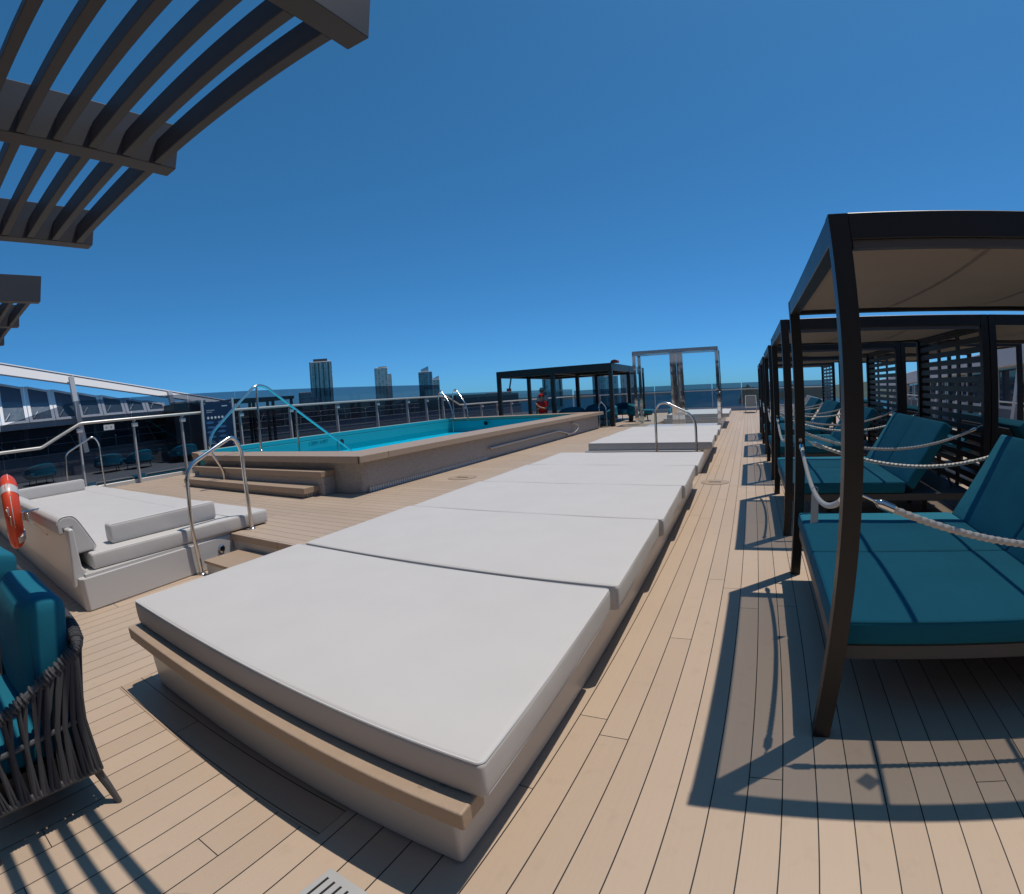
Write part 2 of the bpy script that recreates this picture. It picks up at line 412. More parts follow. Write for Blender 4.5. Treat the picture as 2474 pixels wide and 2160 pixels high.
# ================================================================ SETTING
struct(MB().add([(-9000, -9000, -22), (9000, -9000, -22), (9000, 12000, -22), (-9000, 12000, -22)], [(0, 1, 2, 3)]).build('sea', 'sea', smooth=False))
struct(MB().box(-13.3, 9.2, -14, 37.0, -.25, 0).build('walkway_deck', 'deck', smooth=False))
struct(MB().box(-26.8, -13.3, -14, 52.0, -.25, -.02).build('lower_deck', 'greydeck', smooth=False))
# raised pool deck: white riser with a wooden top; leaves the stairwell between daybed and sunbeds free
def raised(x0, x1, y0, y1):
    return MB().box(x0, x1, y0, y1, .004, ZD-.075), MB().box(x0-.0, x1+.0, y0-.02, y1, ZD-.075, ZD)
a, b = MB(), MB()
for q in ((-13.0, -3.30, 3.12, 19.6),):
    a.box(q[0], q[1], q[2], q[3], .004, ZD-.08); b.box(q[0], q[1], q[2]-.025, q[3], ZD-.08, ZD)
d = struct(b.build('pool_deck', 'deckx', bevel=.008, seg=2, smooth=False)); a.build('deck_riser', 'white', d)
struct(MB().box(-3.44, -1.42, .852, 1.1, .0005, .004).build('border_board', 'border', smooth=False))

def blob_hill(name, az0, az1, dist, h, label, mat, seed, base=-22, depth=300):
    rnd = random.Random(seed); n = 60; vs = []; fs = []
    for i in range(n+1):
        t = i/n; az = R(az0+(az1-az0)*t); env = min(1, min(t, 1-t)*7)
        hh = base+(h-base)*(env*(.80+.12*math.sin(t*9+seed)+.05*math.sin(t*31+seed*2)+.06*rnd.random()))
        for r_, z in ((dist, base), (dist+depth*.3, hh), (dist+depth, base)):
            vs.append((math.sin(az)*r_, math.cos(az)*r_, z))
    for i in range(n):
        for j in range(2): fs.append((i*3+j, i*3+j+1, i*3+j+4, i*3+j+3))
    o = MB().add(vs, fs).build(name, mat); struct(o)
blob_hill('hills', -80, -8, 2600, 6, '', 'land', 3, depth=900)
blob_hill('wooded_shore', -1, 2.2, 700, 4.5, '', 'hill', 5)
blob_hill('wooded_shore', 2.6, 18, 900, 6, '', 'hill', 8)

# ================================================================ CITY TOWERS
def azpt(az, d): a = R(az); return Vector((math.sin(a)*d, math.cos(a)*d, 0))
def tower(name, az0, az1, el, d, mat, label, depth=.8, rot=0, extra=None, group='towers on the skyline'):
    w = d*R(az1-az0)*.98; h = d*math.tan(R(el))+1.65+22; c = azpt((az0+az1)/2, d)
    t = empty(name, (c.x, c.y, -22), -R((az0+az1)/2)+R(rot))
    tag(t, label, 'building', group)
    k = w/(math.cos(R(rot))+depth*abs(math.sin(R(rot))))
    MB().box(-k/2, k/2, 0, k*depth, 0, h).build('facade', mat, t, bevel=.4, smooth=False)
    if extra: extra(t, k, h)
    return t
def ex1(t, k, h):
    MB().box(-k*.36, k*.3, k*.1, k*.6, h, h+5).build('roof_plant', 'roofdark', t)
    MB().box(-k*.55, -k*.5, -.5, k*.2, 0, h).build('corner_fin', 'tower_b', t)
    for i, x in enumerate((-.3, -.12, .1, .34)):
        MB().box(k*x-.8, k*x+.8, -1., .05, 4, h-2).build('facade_fin', 'roofdark', t)
def ex2(t, k, h):
    MB().box(k*.5, k*.82, k*.1, k*.7, 0, h*.87).build('side_block', 'tower_c', t)
    MB().box(-k*.2, k*.45, k*.1, k*.6, h, h+2).build('roof_plant', 'roofdark', t)
def ex3(t, k, h):
    MB().prism([(-k*.3, h), (k*.25, h), (k*.25, h+11), (-k*.3, h+5)], 1, k*.1, k*.4).build('roof_fin', 'towerwhite', t)
    MB().box(k*.19, k*.24, -.8, .1, 0, h).build('facade_fin', 'towerwhite', t)
    MB().box(k*.52, k*1.0, k*.2, k*.8, 0, h-17).build('side_block', 'tower_c', t)
    MB().prism([(k*.54, h-17), (k*.98, h-17), (k*.98, h-9), (k*.54, h-14)], 1, k*.3, k*.5).build('roof_fin', 'towerwhite', t)
def ex4(t, k, h):
    for i, x in enumerate((-.38, -.16, .02, .2, .38)):
        MB().box(k*x-1.6, k*x+1.6, -2.2, .1, 0, h-4+4*(i % 2)).build('facade_fin', 'towerwhite' if i % 2 else 'roofdark', t)
    MB().prism([(-k*.36, h), (k*.36, h), (k*.2, h+7), (-k*.2, h+7)], 1, k*.1, k*.6).build('roof_crown', 'tower_a', t)
tower('tower_block', -49.2, -46.75, 5.6, 900, 'tower_a', 'tallest grey office tower with dark roof box, left on the skyline above the glass screen', .8, 0, ex1)
tower('tower_block', -42.0, -40.45, 4.45, 1000, 'tower_c', 'round edged pale grey tower with a lower wing attached to its right', .8, 8, ex2)
tower('tower_block', -37.1, -35.5, 3.65, 1000, 'tower_b', 'dark slab tower with slanted white roof fins beside the pool ladder', .7, 0, ex3)
tower('tower_block', -23.1, -20.75, 2.2, 1100, 'tower_c', 'pale ribbed tower with stepped crown seen through the black pavilion', .7, 0, ex4)
tower('tower_block', -17.4, -14.4, 2.5, 900, 'tower_b', 'wide blue grey glass tower behind the right end of the black pavilion', .5, 0)
tower('tower_block', -16.1, -14.45, 1.9, 780, 'tower_a', 'lower pale grey block in front of the wide blue grey tower', .5, 0)
tower('tower_block', -14.2, -12.3, 2.35, 950, 'tower_a', 'grey tower between the black pavilion and the glass shower', .6, 0)
tower('low_building', -50.7, -49.2, 2.35, 520, 'tower_b', 'dark stepped block behind the tinted glass left of the tallest tower', .6, 0, lambda t, k, h: MB().box(k*.5, k*1.15, 0, k*.5, 0, h-6).build('side_block', 'tower_b', t), None)
tower('low_building', -29.6, -26.6, .78, 420, 'tower_b', 'long low dark building beside the red crane', .3, 0, None, None)
t = empty('crane', azpt(-26.9, 430) + Vector((0, 0, -22)), R(27)); tag(t, 'thin red and grey crane jib standing up behind the low dark building', 'crane')
MB().box(-1.3, 1.3, -1.3, 1.3, 0, 30).build('mast', 'crane', t); MB().bar((0, 0, 29), (2.9, 0, 43), 1.0, 1.3).build('jib', 'grey', t); MB().box(-2, 2, -1.8, 1.8, 28, 32).build('cab', 'crane', t)

# ================================================================ PERGOLAS
def pergola(beams, x_end, y_end, z, n, label, y_len=3.2):
    t = empty('pergola', (beams[0], y_end-1.6, 0)); tag(t, label, 'pergola', 'slatted pergolas overhead')
    O = Vector((beams[0], y_end-1.6, 0))
    for x in beams:
        m = MB().box(x-.085-O.x, x-O.x, y_end-y_len-O.y, y_end-O.y, z, z+.215); m.build('beam', 'pergola', t, bevel=.004, seg=2)
    xs = sorted(beams)
    for i in range(n):
        y = y_end-.066-i*.1475
        for a_, b_ in zip([x_end]+xs[:-1], [x-.085 for x in xs]):
            if b_-a_ > .05:
                MB().box(a_-O.x+.001, b_-O.x-.001, y-.042-O.y, y-O.y, z+.004, z+.115).build('slat', 'pergola', t, bevel=.003)
    # the post that carries it stands outside the picture, behind the camera's left
    for x in (beams[0]-.04, beams[-1]-.04):
        MB().box(x-.05-O.x, x+.05-O.x, y_end-y_len+.05-O.y, y_end-y_len+.15-O.y, 0, z).build('post', 'pergola', t, bevel=.004)
    return t
pergola([-.872, -2.003, -3.116], -3.2, .962, 2.75, 12, 'grey slatted pergola overhead in the top left corner')
pergola([-4.66, -5.71, -6.77], -8.4, .985, 2.77, 9, 'smaller looking grey pergola further along the left edge, beyond the overhead one')

# ================================================================ LONG SUNBED PLATFORMS AND MATTRESSES
BZ = .448            # top of the sunbed platforms
def shear(p): return Vector((p.x-.012*(p.y-1.1), p.y-.026*(p.x+.75), p.z))
def sunbed_platform(y0, y1, label, base_y1):
    t = empty('sunbed_platform', (-2.1, y0, 0)); tag(t, label, 'sunbed platform', 'white sunbed platforms')
    O = Vector((-2.1, y0, 0))
    loc = lambda m: m.xf(lambda v: shear(v)-O)
    loc(MB().box(-3.25, -.832, y0+.11, base_y1, .003, BZ-.079)).build('base', 'white', t, bevel=.02, seg=3)
    if y0 < 3: loc(MB().box(-3.26, -.715, y0, y0+.14, BZ-.078, BZ)).build('front_rail', 'teak', t, bevel=.009, seg=3)
    if y0 < 3: loc(MB().box(-.859, -.805, y0+.142, y1-.1, BZ-.074, BZ-.004)).build('side_rail', 'teak', t, bevel=.006, seg=2)
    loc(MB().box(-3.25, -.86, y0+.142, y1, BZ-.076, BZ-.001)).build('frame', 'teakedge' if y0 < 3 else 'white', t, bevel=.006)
    if y0 < 3:
        for yy in (2.515, 3.99, 5.47, 6.94): loc(MB().box(-.804, -.79, yy-.02, yy+.02, BZ-.09, BZ+.03)).build('bracket', 'white', t, bevel=.004)
        for xx, yy in ((-.90, y0+.05), (-.84, y0+.09)): loc(MB().lathe([(.012, BZ-.001), (.012, BZ+.0006)], (xx, yy, 0), 12)).build('screw_plug', 'teakedge', t)
    return t
sunbed_platform(.915, 8.35, 'long white and wood platform under the five nearest mattresses', 8.2)
sunbed_platform(9.74, 17.6, 'white platform behind the chrome rail, in front of the glass shower', 17.6)
sunbed_platform(20.6, 29.5, 'farthest white platform beyond the glass shower', 29.5)
t = empty('boarding_step', (-1.5, 9.0, 0)); tag(t, 'low white step between the two nearest sunbed platforms', 'step')
MB().box(-1.2, .50, -.25, .28, .002, .15).build('riser', 'white', t, bevel=.01, seg=2); MB().box(-1.22, .51, -.28, .29, .15, .19).build('tread', 'teak', t, bevel=.006)

MW, ML, MT = 2.585, 1.473, .153
def make_mattress(seed):
    m = rbox(MW/2, ML/2, MT/2, .022, 14, 10, 2, puff=.006, seed=seed, wob=.0025)
    sh = lambda v: Vector((v.x-.029*v.y, v.y-.026*v.x, v.z))
    m.xf(sh)
    o = m.build('sun_mattress', 'cushion')
    for z, rr in ((MT/2-.007, .005), (-MT/2+.007, .004)):
        p = MB().tube([sh(Vector(q)) for q in loop_rect(MW/2-.005, ML/2-.005, z, .024)], rr, 6, closed=True)
        p.build('piping', 'piping', o)
    return o
protos = [make_mattress(k) for k in range(3)]
ords = ['nearest white mattress, lying across the front end of the long sunbed platform', 'second white mattress from the front of the long sunbed platform',
        'third white mattress from the front, in the middle of the long sunbed platform', 'fourth white mattress from the front of the long sunbed platform',
        'fifth white mattress, last before the chrome rail on the long sunbed platform',
        'white mattress just behind the chrome rail on the second platform', 'middle white mattress on the platform in front of the glass shower', 'white mattress touching the foot of the glass shower',
        'first white mattress beyond the glass shower', 'second white mattress beyond the glass shower', 'last white mattress beyond the glass shower']
ys = [1.738, 3.246, 4.724, 6.202, 7.68] + [10.72, 12.20, 13.68] + [21.6, 23.1, 24.6]
for i, (y, lab) in enumerate(zip(ys, ords)):
    o = protos[i] if i < 3 else copy_tree(protos[i % 3])
    tag(o, lab, 'mattress', 'white sunbed mattresses')
    c = shear(Vector((-1.985+.007*(y-1.1), y, 0))); o.location = (c.x, c.y, BZ+MT/2+.003)

# ================================================================ STAIR BETWEEN DAYBED AND SUNBEDS
t = empty('deck_step', (-4.4, 2.85, 0)); tag(t, 'low wooden step down in the gap between white daybed and nearest sunbed', 'step')
MB().box(-.76, 1.1, -.24, .24, .003, .135).build('riser', 'white', t); MB().box(-.77, 1.1, -.26, .24, .135, .17).build('tread', 'teak', t, bevel=.006, seg=2)

# ================================================================ WHITE DAYBED ON THE LEFT
t = empty('daybed', (-8.8, 2.6, 0)); tag(t, 'big white upholstered daybed with backrest wall, left of the sunbeds', 'daybed'); O = Vector((-8.8, 2.6, 0))
lb = lambda m: m.xf(lambda v: v-O)
lb(MB().prism([(-12.95, 1.3), (-12.6, 1.22), (-5.24, 1.2), (-5.2, 1.24), (-5.355, 3.118), (-12.95, 3.118)], 2, .003, .325)).build('base', 'white', t, bevel=.012, seg=2)
lb(MB().prism([(-12.95, 1.275), (-5.23, 1.275), (-5.375, 3.118), (-12.95, 3.118)], 2, .325, .352)).build('base_top', 'white', t)
# backrest shell: an upright panel with a rounded end
lb(MB().box(-12.7, -5.36, 1.19, 1.262, .24, .80)).build('back_panel', 'white', t, bevel=.02, seg=3)
lb(MB().prism([(1.15, .235), (1.31, .235), (1.31, .38), (1.275, .42), (1.262, .8), (1.20, .8), (1.18, .5)], 0, -5.40, -5.30)).build('panel_end', 'white', t, bevel=.02, seg=3)
# back cushion: folds over the top of the panel, wedge towards the bed
prof = [(1.13, .74), (1.13, .84), (1.155, .885), (1.2, .905), (1.27, .905), (1.32, .885), (1.37, .82), (1.485, .60), (1.49, .55), (1.46, .53), (1.30, .525), (1.275, .54), (1.275, .79), (1.185, .79), (1.185, .74)]
lb(MB().prism(prof, 0, -12.7, -5.43)).build('back_cushion', 'cushion', t, bevel=.02, seg=3)
for x in (-5.437, ):
    lb(MB().tube([(x, *p) for p in cat([Vector((0, *p)) for p in prof[1:10]], 4) and [(p.y, p.z) for p in cat([Vector((0, *p)) for p in prof[1:10]], 4)]], .006, 6)).build('piping', 'piping', t)
m = rbox(3.58, 1.13, .082, .028, 24, 10, 1, puff=.006, seed=4, wob=.003); m.build('mattress', 'cushion', t, loc=(-8.905-O.x, 2.525-O.y, .436))
MB().tube(loop_rect(3.572, 1.122, 0, .03), .005, 6, closed=True).build('piping', 'piping', t, loc=(-8.905-O.x, 2.525-O.y, .508))
lb(MB().box(-12.3, -5.4, 3.119, 3.6, ZD+.001, .352)).build('plinth', 'white', t)
MB().box(-3.5, 3.5, -.002, .002, .5185, .5245).build('seam', 'paledim', t, loc=(-8.905-O.x, 3.15-O.y, 0))
lt = empty('wall_light', (-5.336, 2.93, .195), R(4.7)); tag(lt, 'small round step light set in the white daybed wall', 'wall light')
MB().lathe([(.045, 0), (.045, .018), (.034, .026), (.03, .012)], mat=Matrix.Rotation(R(90), 3, 'Y'), seg=20).build('bezel', 'steel', lt)
MB().lathe([(.028, .006), (.028, .014)], mat=Matrix.Rotation(R(90), 3, 'Y'), seg=16).build('lens', 'slot', lt)
MB().box(0, .004, -.03, .03, -.13, -.05).build('plate', 'post', lt)
BOLZ = .524
def bolster(x, y0, y1, th, h, label, lean=.03):
    m = rbox(th/2, (y1-y0)/2, h/2, .03, 2, 6, 3, seed=int(-x*9), wob=.003)
    o = m.build('bolster_cushion', 'cushion'); o.location = (x, (y0+y1)/2, BOLZ+h/2); tag(o, label, 'cushion', 'bolsters on the daybed')
    MB().tube([(x_, y_, z_) for (y_, z_, x_) in loop_rect((y1-y0)/2-.008, h/2-.008, th/2-.008, .03)], .005, 6, closed=True).build('piping', 'piping', o)
bolster(-5.60, 1.70, 3.03, .18, .205, 'white bolster at the near end of the daybed, behind the chrome handrail post')
bolster(-11.8, 1.56, 3.2, .22, .225, 'white bolster at the far end of the daybed, in front of the tinted railing')

# ================================================================ LIFE RING
t = empty('life_ring', (-6.50, .865, .935), R(-8)); tag(t, 'orange life ring with reflective bands beside the daybed wall', 'life ring')
RR, rr = .305, .086
ring = [(RR*math.cos(2*PI*i/48), 0, RR*math.sin(2*PI*i/48)) for i in range(48)]
MB().tube(ring, rr, 16, closed=True, flat=1.25).build('float', 'orange', t)
for k in range(4):
    a0 = PI/4+k*PI/2
    MB().tube([(RR*math.cos(a0+(i-3)*.045), 0, RR*math.sin(a0+(i-3)*.045)) for i in range(7)], rr+.003, 16, flat=1.25).build('band', 'refl', t)
for k in range(4):
    a0 = PI/4+k*PI/2; a1 = a0+PI/2
    MB().tube([((RR+.083+.012*math.sin(PI*s/10))*math.cos(a0+(a1-a0)*s/10), 0, (RR+.083+.012*math.sin(PI*s/10))*math.sin(a0+(a1-a0)*s/10)) for s in range(11)], .006, 6).build('grab_line', 'rope', t)
t = empty('life_ring_holder', (-6.12, .86, .9)); tag(t, 'steel bracket holding the orange life ring', 'bracket')
MB().prism([(-.09, -.1), (.11, -.1), (.11, -.088), (-.078, -.088), (-.078, .088), (.11, .088), (.11, .1), (-.09, .1)], 2, -.05, .04).build('clamp', 'steel', t, bevel=.003)
MB().tube(fillet([(-.45, .02, .0), (-.45, .2, .0), (-.45, .33, .0)], .03), .009, 8).build('arm', 'steel', t)
MB().tube(fillet([(-.2, .06, -.02), (-.2, .2, -.12), (-.2, .3, -.25), (-.2, .33, -.27)], .04), .006, 8).build('line_hook', 'steel', t)
MB().tube(cat([(-.05, -.09, .02), (-.02, -.11, .10), (.03, -.1, .07), (.05, -.1, .13), (.01, -.1, .04)], 6), .008, 6).build('tied_line', 'rope', t)

# ================================================================ HANDRAILS
def handrail(name, paths, label, feet=(), r=.021, grp='chrome handrails', mat='steel'):
    o0 = Vector(paths[0][0]); o0.z = min(p[2] for pp in paths for p in pp)
    t = empty(name, o0); tag(t, label, 'handrail', grp)
    for i, p in enumerate(paths):
        MB().tube([Vector(q)-o0 for q in p], r if i == 0 else r*.9, 12).build('rail' if i == 0 else 'brace', mat, t)
    for f in feet:
        MB().lathe([(.045, 0), (.045, .006), (.03, .016), (.024, .03)], Vector(f)-o0, 16).build('foot_flange', mat, t)
    return t
handrail('handrail', [fillet([(-5.245, 2.58, 0), (-5.245, 2.55, .55), (-5.24, 2.58, 1.19), (-5.25, 3.24, 1.475), (-5.255, 3.34, 1.30), (-5.255, 3.345, .95), (-5.255, 3.355, ZD)], .16)],
         'nearest chrome handrail at the step beside the white daybed', [(-5.245, 2.58, .003), (-5.255, 3.355, ZD)], r=.024)
handrail('handrail', [fillet([(-12.75, 3.07, ZD), (-12.75, 3.11, 1.29), (-12.75, 3.84, 1.62), (-12.75, 3.97, 1.44), (-12.75, 4.0, ZD)], .12)],
         'small chrome handrail behind the far end of the daybed', [(-12.75, 4.0, ZD)], r=.022)
handrail('handrail', [fillet([(-9.10, 5.31, .505), (-9.10, 5.31, .64), (-9.10, 5.26, .76), (-9.10, 5.16, .93), (-9.10, 5.06, 1.08), (-9.10, 5.05, 1.24), (-9.10, 5.14, 1.45), (-9.1, 6.28, 2.34), (-9.1, 6.55, 2.30), (-9.1, 6.85, 2.09), (-9.1, 9.02, .62), (-9.1, 9.1, .40)], .3),
                      [(-9.1, 6.30, 2.30), (-9.1, 6.29, .95)], [(-9.1, 7.33, 1.75), (-9.1, 7.34, .39)], [(-9.1, 8.55, .9), (-9.1, 8.55, .39)]],
         'tall peaked handrail running over the pool steps down into the water', [(-9.1, 6.29, .952)], r=.028)
handrail('handrail', [fillet([(-1.765, 9.610, 0.150), (-1.765, 9.610, 1.259), (-1.693, 9.610, 1.395), (-1.547, 9.610, 1.404), (-1.092, 9.591, 1.177), (-0.992, 9.573, 1.013), (-0.978, 9.555, 0.150)], .12)],
         'chrome handrail standing between the first and second sunbed platforms', [], r=.024)
handrail('handrail', [fillet([(-5.50, 18.2, ZD), (-5.49, 18.25, 1.22), (-5.42, 18.3, 1.32), (-5.25, 18.35, 1.10), (-5.24, 18.32, ZD)], .1)],
         'small chrome handrail at the far corner of the pool by the black pavilion', [], r=.024)
for dx, lab in ((0, 'left pool ladder hoop at the far end of the pool'), (.75, 'right pool ladder hoop at the far end of the pool')):
    handrail('pool_ladder', [fillet([(-12.5+dx, 17.85, .95), (-12.5+dx, 17.85, 1.95), (-12.3+dx, 17.75, 2.22), (-11.75+dx, 17.55, 1.62), (-11.6+dx, 17.5, 1.3), (-11.6+dx, 17.5, .3)], .22)], lab, [(-12.5+dx, 17.85, .955)], r=.03, grp='pool ladder hoops')

# ================================================================ POOL
PX0, PX1, PY0, PY1, PZ = -12.0, -5.46, 5.55, 17.95, .955
IX0, IX1, IY0, IY1 = -11.75, -6.0, 6.05, 17.35
t = empty('swimming_pool', (-8.9, 11.5, ZD)); tag(t, 'raised rectangular swimming pool with wooden coping and turquoise inside', 'pool'); O = Vector((-8.9, 11.5, ZD))
SKW = .03
lp = lambda m: m.xf(lambda v: Vector((v.x, v.y-SKW*(v.x+6), v.z))-O)
def ringwall(x0, x1, y0, y1, X0, X1, Y0, Y1, z0, z1):
    m = MB()
    m.add([(X0, Y0, z) for z in (z0,)], [])
    m = MB(); A = [(X0, Y0), (X1, Y0), (X1, Y1), (X0, Y1)]; B = [(x0, y0), (x1, y0), (x1, y1), (x0, y1)]
    vs = [(p[0], p[1], z) for z in (z0, z1) for p in A+B]
    fs = []
    for i in range(4):
        j = (i+1) % 4
        fs += [(i, j, 8+j, 8+i), (4+j, 4+i, 12+i, 12+j), (8+i, 8+j, 12+j, 12+i), (j, i, 4+i, 4+j)]
    return m.add(vs, fs)
# outer wall with a chamfered near right corner
wall = MB().prism([(-10.55, PY0), (PX1-.36, PY0), (PX1-.05, PY0+.08), (PX1, PY0+.2), (PX1, PY1), (PX0, PY1), (PX0, PY0+.4), (PX0+.1, PY0+.46), (PX0+.1, PY1-.1), (PX1-.1, PY1-.1), (PX1-.1, PY0+.24), (PX1-.16, PY0+.14), (PX1-.40, PY0+.1), (-10.55, PY0+.1)], 2, ZD+.001, PZ-.11)
lp(wall).build('wall', 'mosaic', t, bevel=.012, seg=3)
cp = MB()
for pl in ([(-10.5, PY0-.16), (PX1+.20, PY0-.16), (PX1+.20, IY0), (PX0, IY0), (PX0, PY0+.38), (-11.2, PY0+.16)], [(IX1, IY0+.002), (PX1+.20, IY0+.002), (PX1+.20, PY1+.08), (IX1, PY1+.08)],
           [(PX0, IY1), (IX1-.002, IY1), (IX1-.002, PY1+.08), (PX0, PY1+.08)], [(PX0, IY0+.002), (IX0, IY0+.002), (IX0, IY1-.002), (PX0, IY1-.002)]):
    cp.prism(pl, 2, PZ-.11, PZ)
lp(cp).build('coping', 'teak', t, bevel=.012, seg=2)
lp(ringwall(IX0+.03, IX1-.03, IY0+.03, IY1-.03, IX0-.015, IX1+.015, IY0-.015, IY1+.015, .30, PZ-.115)).build('basin_wall', 'pool', t, bevel=.01)
lp(MB().box(IX0-.1, IX1+.1, IY0-.1, IY1+.1, .28, .385)).build('basin_floor', 'pfloor', t)
# white strip of the far left coping, wave grille at the foot of the wall, drain pipe
lp(MB().box(IX0-.075, IX0+.03, IY0, IY1, PZ-.108, PZ+.012)).build('rim', 'pool', t, bevel=.012, seg=3)
lp(MB().box(PX1+.155, PX1+.17, PY0-.165, PY0-.15, PZ-.112, PZ-.004)).build('joint', 'slot', t)
lp(MB().box(IX0-.32, IX0-.08, IY0+.1, IY1-.05, PZ+.001, PZ+.008)).build('edge_strip', 'white', t)
g = MB()
for i in range(62):
    y = 5.74+i*.061
    g.prism([(y, ZD+.002), (y+.034, ZD+.002), (y+.034, ZD+.06), (y+.017, ZD+.085), (y, ZD+.06)], 0, PX1-.002, PX1+.013)
lp(g).build('wave_grille', 'pale', t)
lp(MB().box(PX1-.001, PX1+.008, 5.72, 9.52, ZD+.002, ZD+.08)).build('grille_backing', 'mosaic', t)
lp(MB().tube(fillet([(PX1+.05, 9.58, .575), (PX1+.05, 13.75, .60), (PX1+.05, 14.3, .50), (PX1+.06, 14.75, .42)], .12), .024, 10)).build('pipe', 'rail', t)
lp(MB().tube(cat([(PX1+.04, 14.5, .42), (PX1+.10, 15.05, .47), (PX1+.12, 15.3, .60), (PX1+.1, 15.2, .70), (PX1+.04, 14.95, .74)], 6), .026, 8)).build('hose', 'white', t)
text('depth_lettering', '1.50M', .155, 'ptext', t, Vector((IX0+.034, 9.84+.17, .745))-O, (R(90), 0, R(90)))
text('depth_lettering', '4.9FT', .155, 'ptext', t, Vector((IX0+.034, 10.44, .745))-O, (R(90), 0, R(90)))
MB().lathe([(.09, 0), (.09, .012)], Vector((IX0+.03, 11.2, .66))-O, 16, Matrix.Rotation(R(90), 3, 'Y')).build('skimmer', 'slot', t)
MB().lathe([(.09, 0), (.09, .012)], Vector((-9.9, IY1-.045, .72))-O, 16, Matrix.Rotation(R(90), 3, 'X')).build('skimmer', 'slot', t)
W = MB(); nx_, ny_ = 60, 110
for j in range(ny_+1):
    for i in range(nx_+1):
        x = IX0+.03+(IX1-IX0-.06)*i/nx_; y = IY0+.03+(IY1-IY0-.06)*j/ny_
        W.v.append((x, y-SKW*(x+6), .57+.008*math.sin(x*2.1+y*1.3)+.006*math.sin(y*3.1-x*1.7)))
for j in range(ny_):
    for i in range(nx_):
        k = j*(nx_+1)+i; W.f.append((k, k+1, k+nx_+2, k+nx_+1))
struct(W.build('water', 'water'))
# pool steps
t = empty('pool_steps', (-8.2, 5.3, ZD)); tag(t, 'two wide wooden steps leading up to the pool', 'steps'); O = Vector((-8.2, 5.3, ZD))
lp = lambda m: m.xf(lambda v: Vector((v.x, v.y-SKW*(v.x+6), v.z))-O)
for (z, y0, x1) in ((.505, 4.97, -6.17), (.725, 5.24, -6.03)):
    lp(MB().box(-10.55, x1, y0, min(y0+.46, 5.548), z-.095, z)).build('tread', 'teak', t, bevel=.008, seg=2)
lp(MB().box(-10.4, -6.25, 5.03, 5.289, ZD+.002, .409)).build('riser', 'mosaic', t, bevel=.006)
lp(MB().box(-10.4, -6.04, 5.29, 5.549, ZD+.002, .629)).build('riser', 'mosaic', t, bevel=.006)
g = MB()
for i in range(6): g.prism([(5.08+i*.045, ZD+.002), (5.105+i*.045, ZD+.002), (5.105+i*.045, ZD+.05), (5.092+i*.045, ZD+.07), (5.08+i*.045, ZD+.05)], 0, -6.251, -6.238)
lp(g).build('wave_grille', 'pale', t)

# deck fittings
def hatch(loc, label):
    o = empty('deck_hatch', loc); tag(o, label, 'deck hatch', 'round deck hatches')
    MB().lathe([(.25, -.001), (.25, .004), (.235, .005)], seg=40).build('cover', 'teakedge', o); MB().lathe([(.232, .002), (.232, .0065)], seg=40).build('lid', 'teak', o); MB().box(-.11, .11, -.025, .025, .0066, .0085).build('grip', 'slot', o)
hatch((-4.66, 7.2, ZD), 'round hatch in the deck between pool and sunbeds'); hatch((-.60, 8.92, 0), 'round hatch in the walkway at the end of the long sunbed platform')
t = empty('floor_drain', (-1.16, .655, 0), R(-4)); tag(t, 'square slotted steel floor drain at the bottom edge', 'drain')
MB().box(-.1, .1, -.1, .1, -.002, .004).build('plate', 'drainsteel', t, bevel=.002)
for k in range(5): MB().box(-.07+k*.035-.005, -.07+k*.035+.005, -.065+.012*(k % 2), .06, .0041, .0048).build('slot', 'slot', t)

# ================================================================ TINTED GLASS RAILING ALONG THE LEFT
t = empty('glass_railing', (-13, 9, 0)); tag(t, 'tall tinted glass railing with pale posts along the left side of the pool deck', 'railing'); O = Vector((-13, 9, 0))
lg = lambda m: m.xf(lambda v: v-O)
RX = -13.0
posts = [1.45, 3.56, 5.01, 6.40, 8.31, 10.2, 12.27, 14.38, 16.25, 17.57, 18.85]
def rail_z(y): return 1.49 if y < 2.58 else (1.49+(y-2.58)*.445 if y < 3.58 else (1.935 if y < 19 else max(1.49, 1.935-(y-19)*.4)))
pz = lambda y: (0 if y < 3 else ZD)
for y in posts+[20.6, 22.3, 24., 25.7]:
    zt = rail_z(y)-.03; zb = 0 if (y < 3 or y > 19.2) else ZD
    pr = [(RX-.02, zb), (RX+.12, zb), (RX+.075, zt-.35), (RX+.06, zt-.16), (RX+.09, zt-.06), (RX+.16, zt-.01), (RX+.16, zt+.012), (RX+.03, zt+.012), (RX-.02, zt-.06)]
    lg(MB().prism(pr, 1, y-.022, y+.022)).build('post', 'post', t, bevel=.006, seg=2)
    lg(MB().box(RX+.05, RX+.14, y-.075, y+.075, zt-.17, zt-.075)).build('clamp', 'white', t, bevel=.01, seg=2)
lg(MB().tube([(RX+.14, y, rail_z(y)) for y in (-6, 0, 2.55, 2.62, 3.1, 3.55, 3.62, 6, 10, 15, 18.95, 19.05, 19.6, 20.1, 20.2, 24, 30, 36)], .036, 12)).build('top_rail', 'rail', t)
gy = [-3.0, -.4, 1.7, 3.56] + [5.0, 6.68, 8.23, 10.3, 12.2, 14.4, 16.6, 18.75] + [20.6, 22.6, 24.6, 26.6, 28.6, 30.6, 32.6, 34.6, 36.4]
for a_, b_ in zip(gy[:-1], gy[1:]):
    if a_ < 3.5: z0, za, zb = .08, (2.05 if a_ < 1.6 else 2.05), (2.05 if b_ < 2 else 2.47)
    elif a_ < 18.7: z0, za, zb = ZD+.09, 2.47, 2.47
    else: z0, za, zb = .08, 2.05, 2.05
    lg(MB().prism([(a_+.006, z0), (b_-.006, z0), (b_-.006, zb), (a_+.006, za)], 0, RX-.045, RX-.033)).build('glass_pane', 'gtint', t)
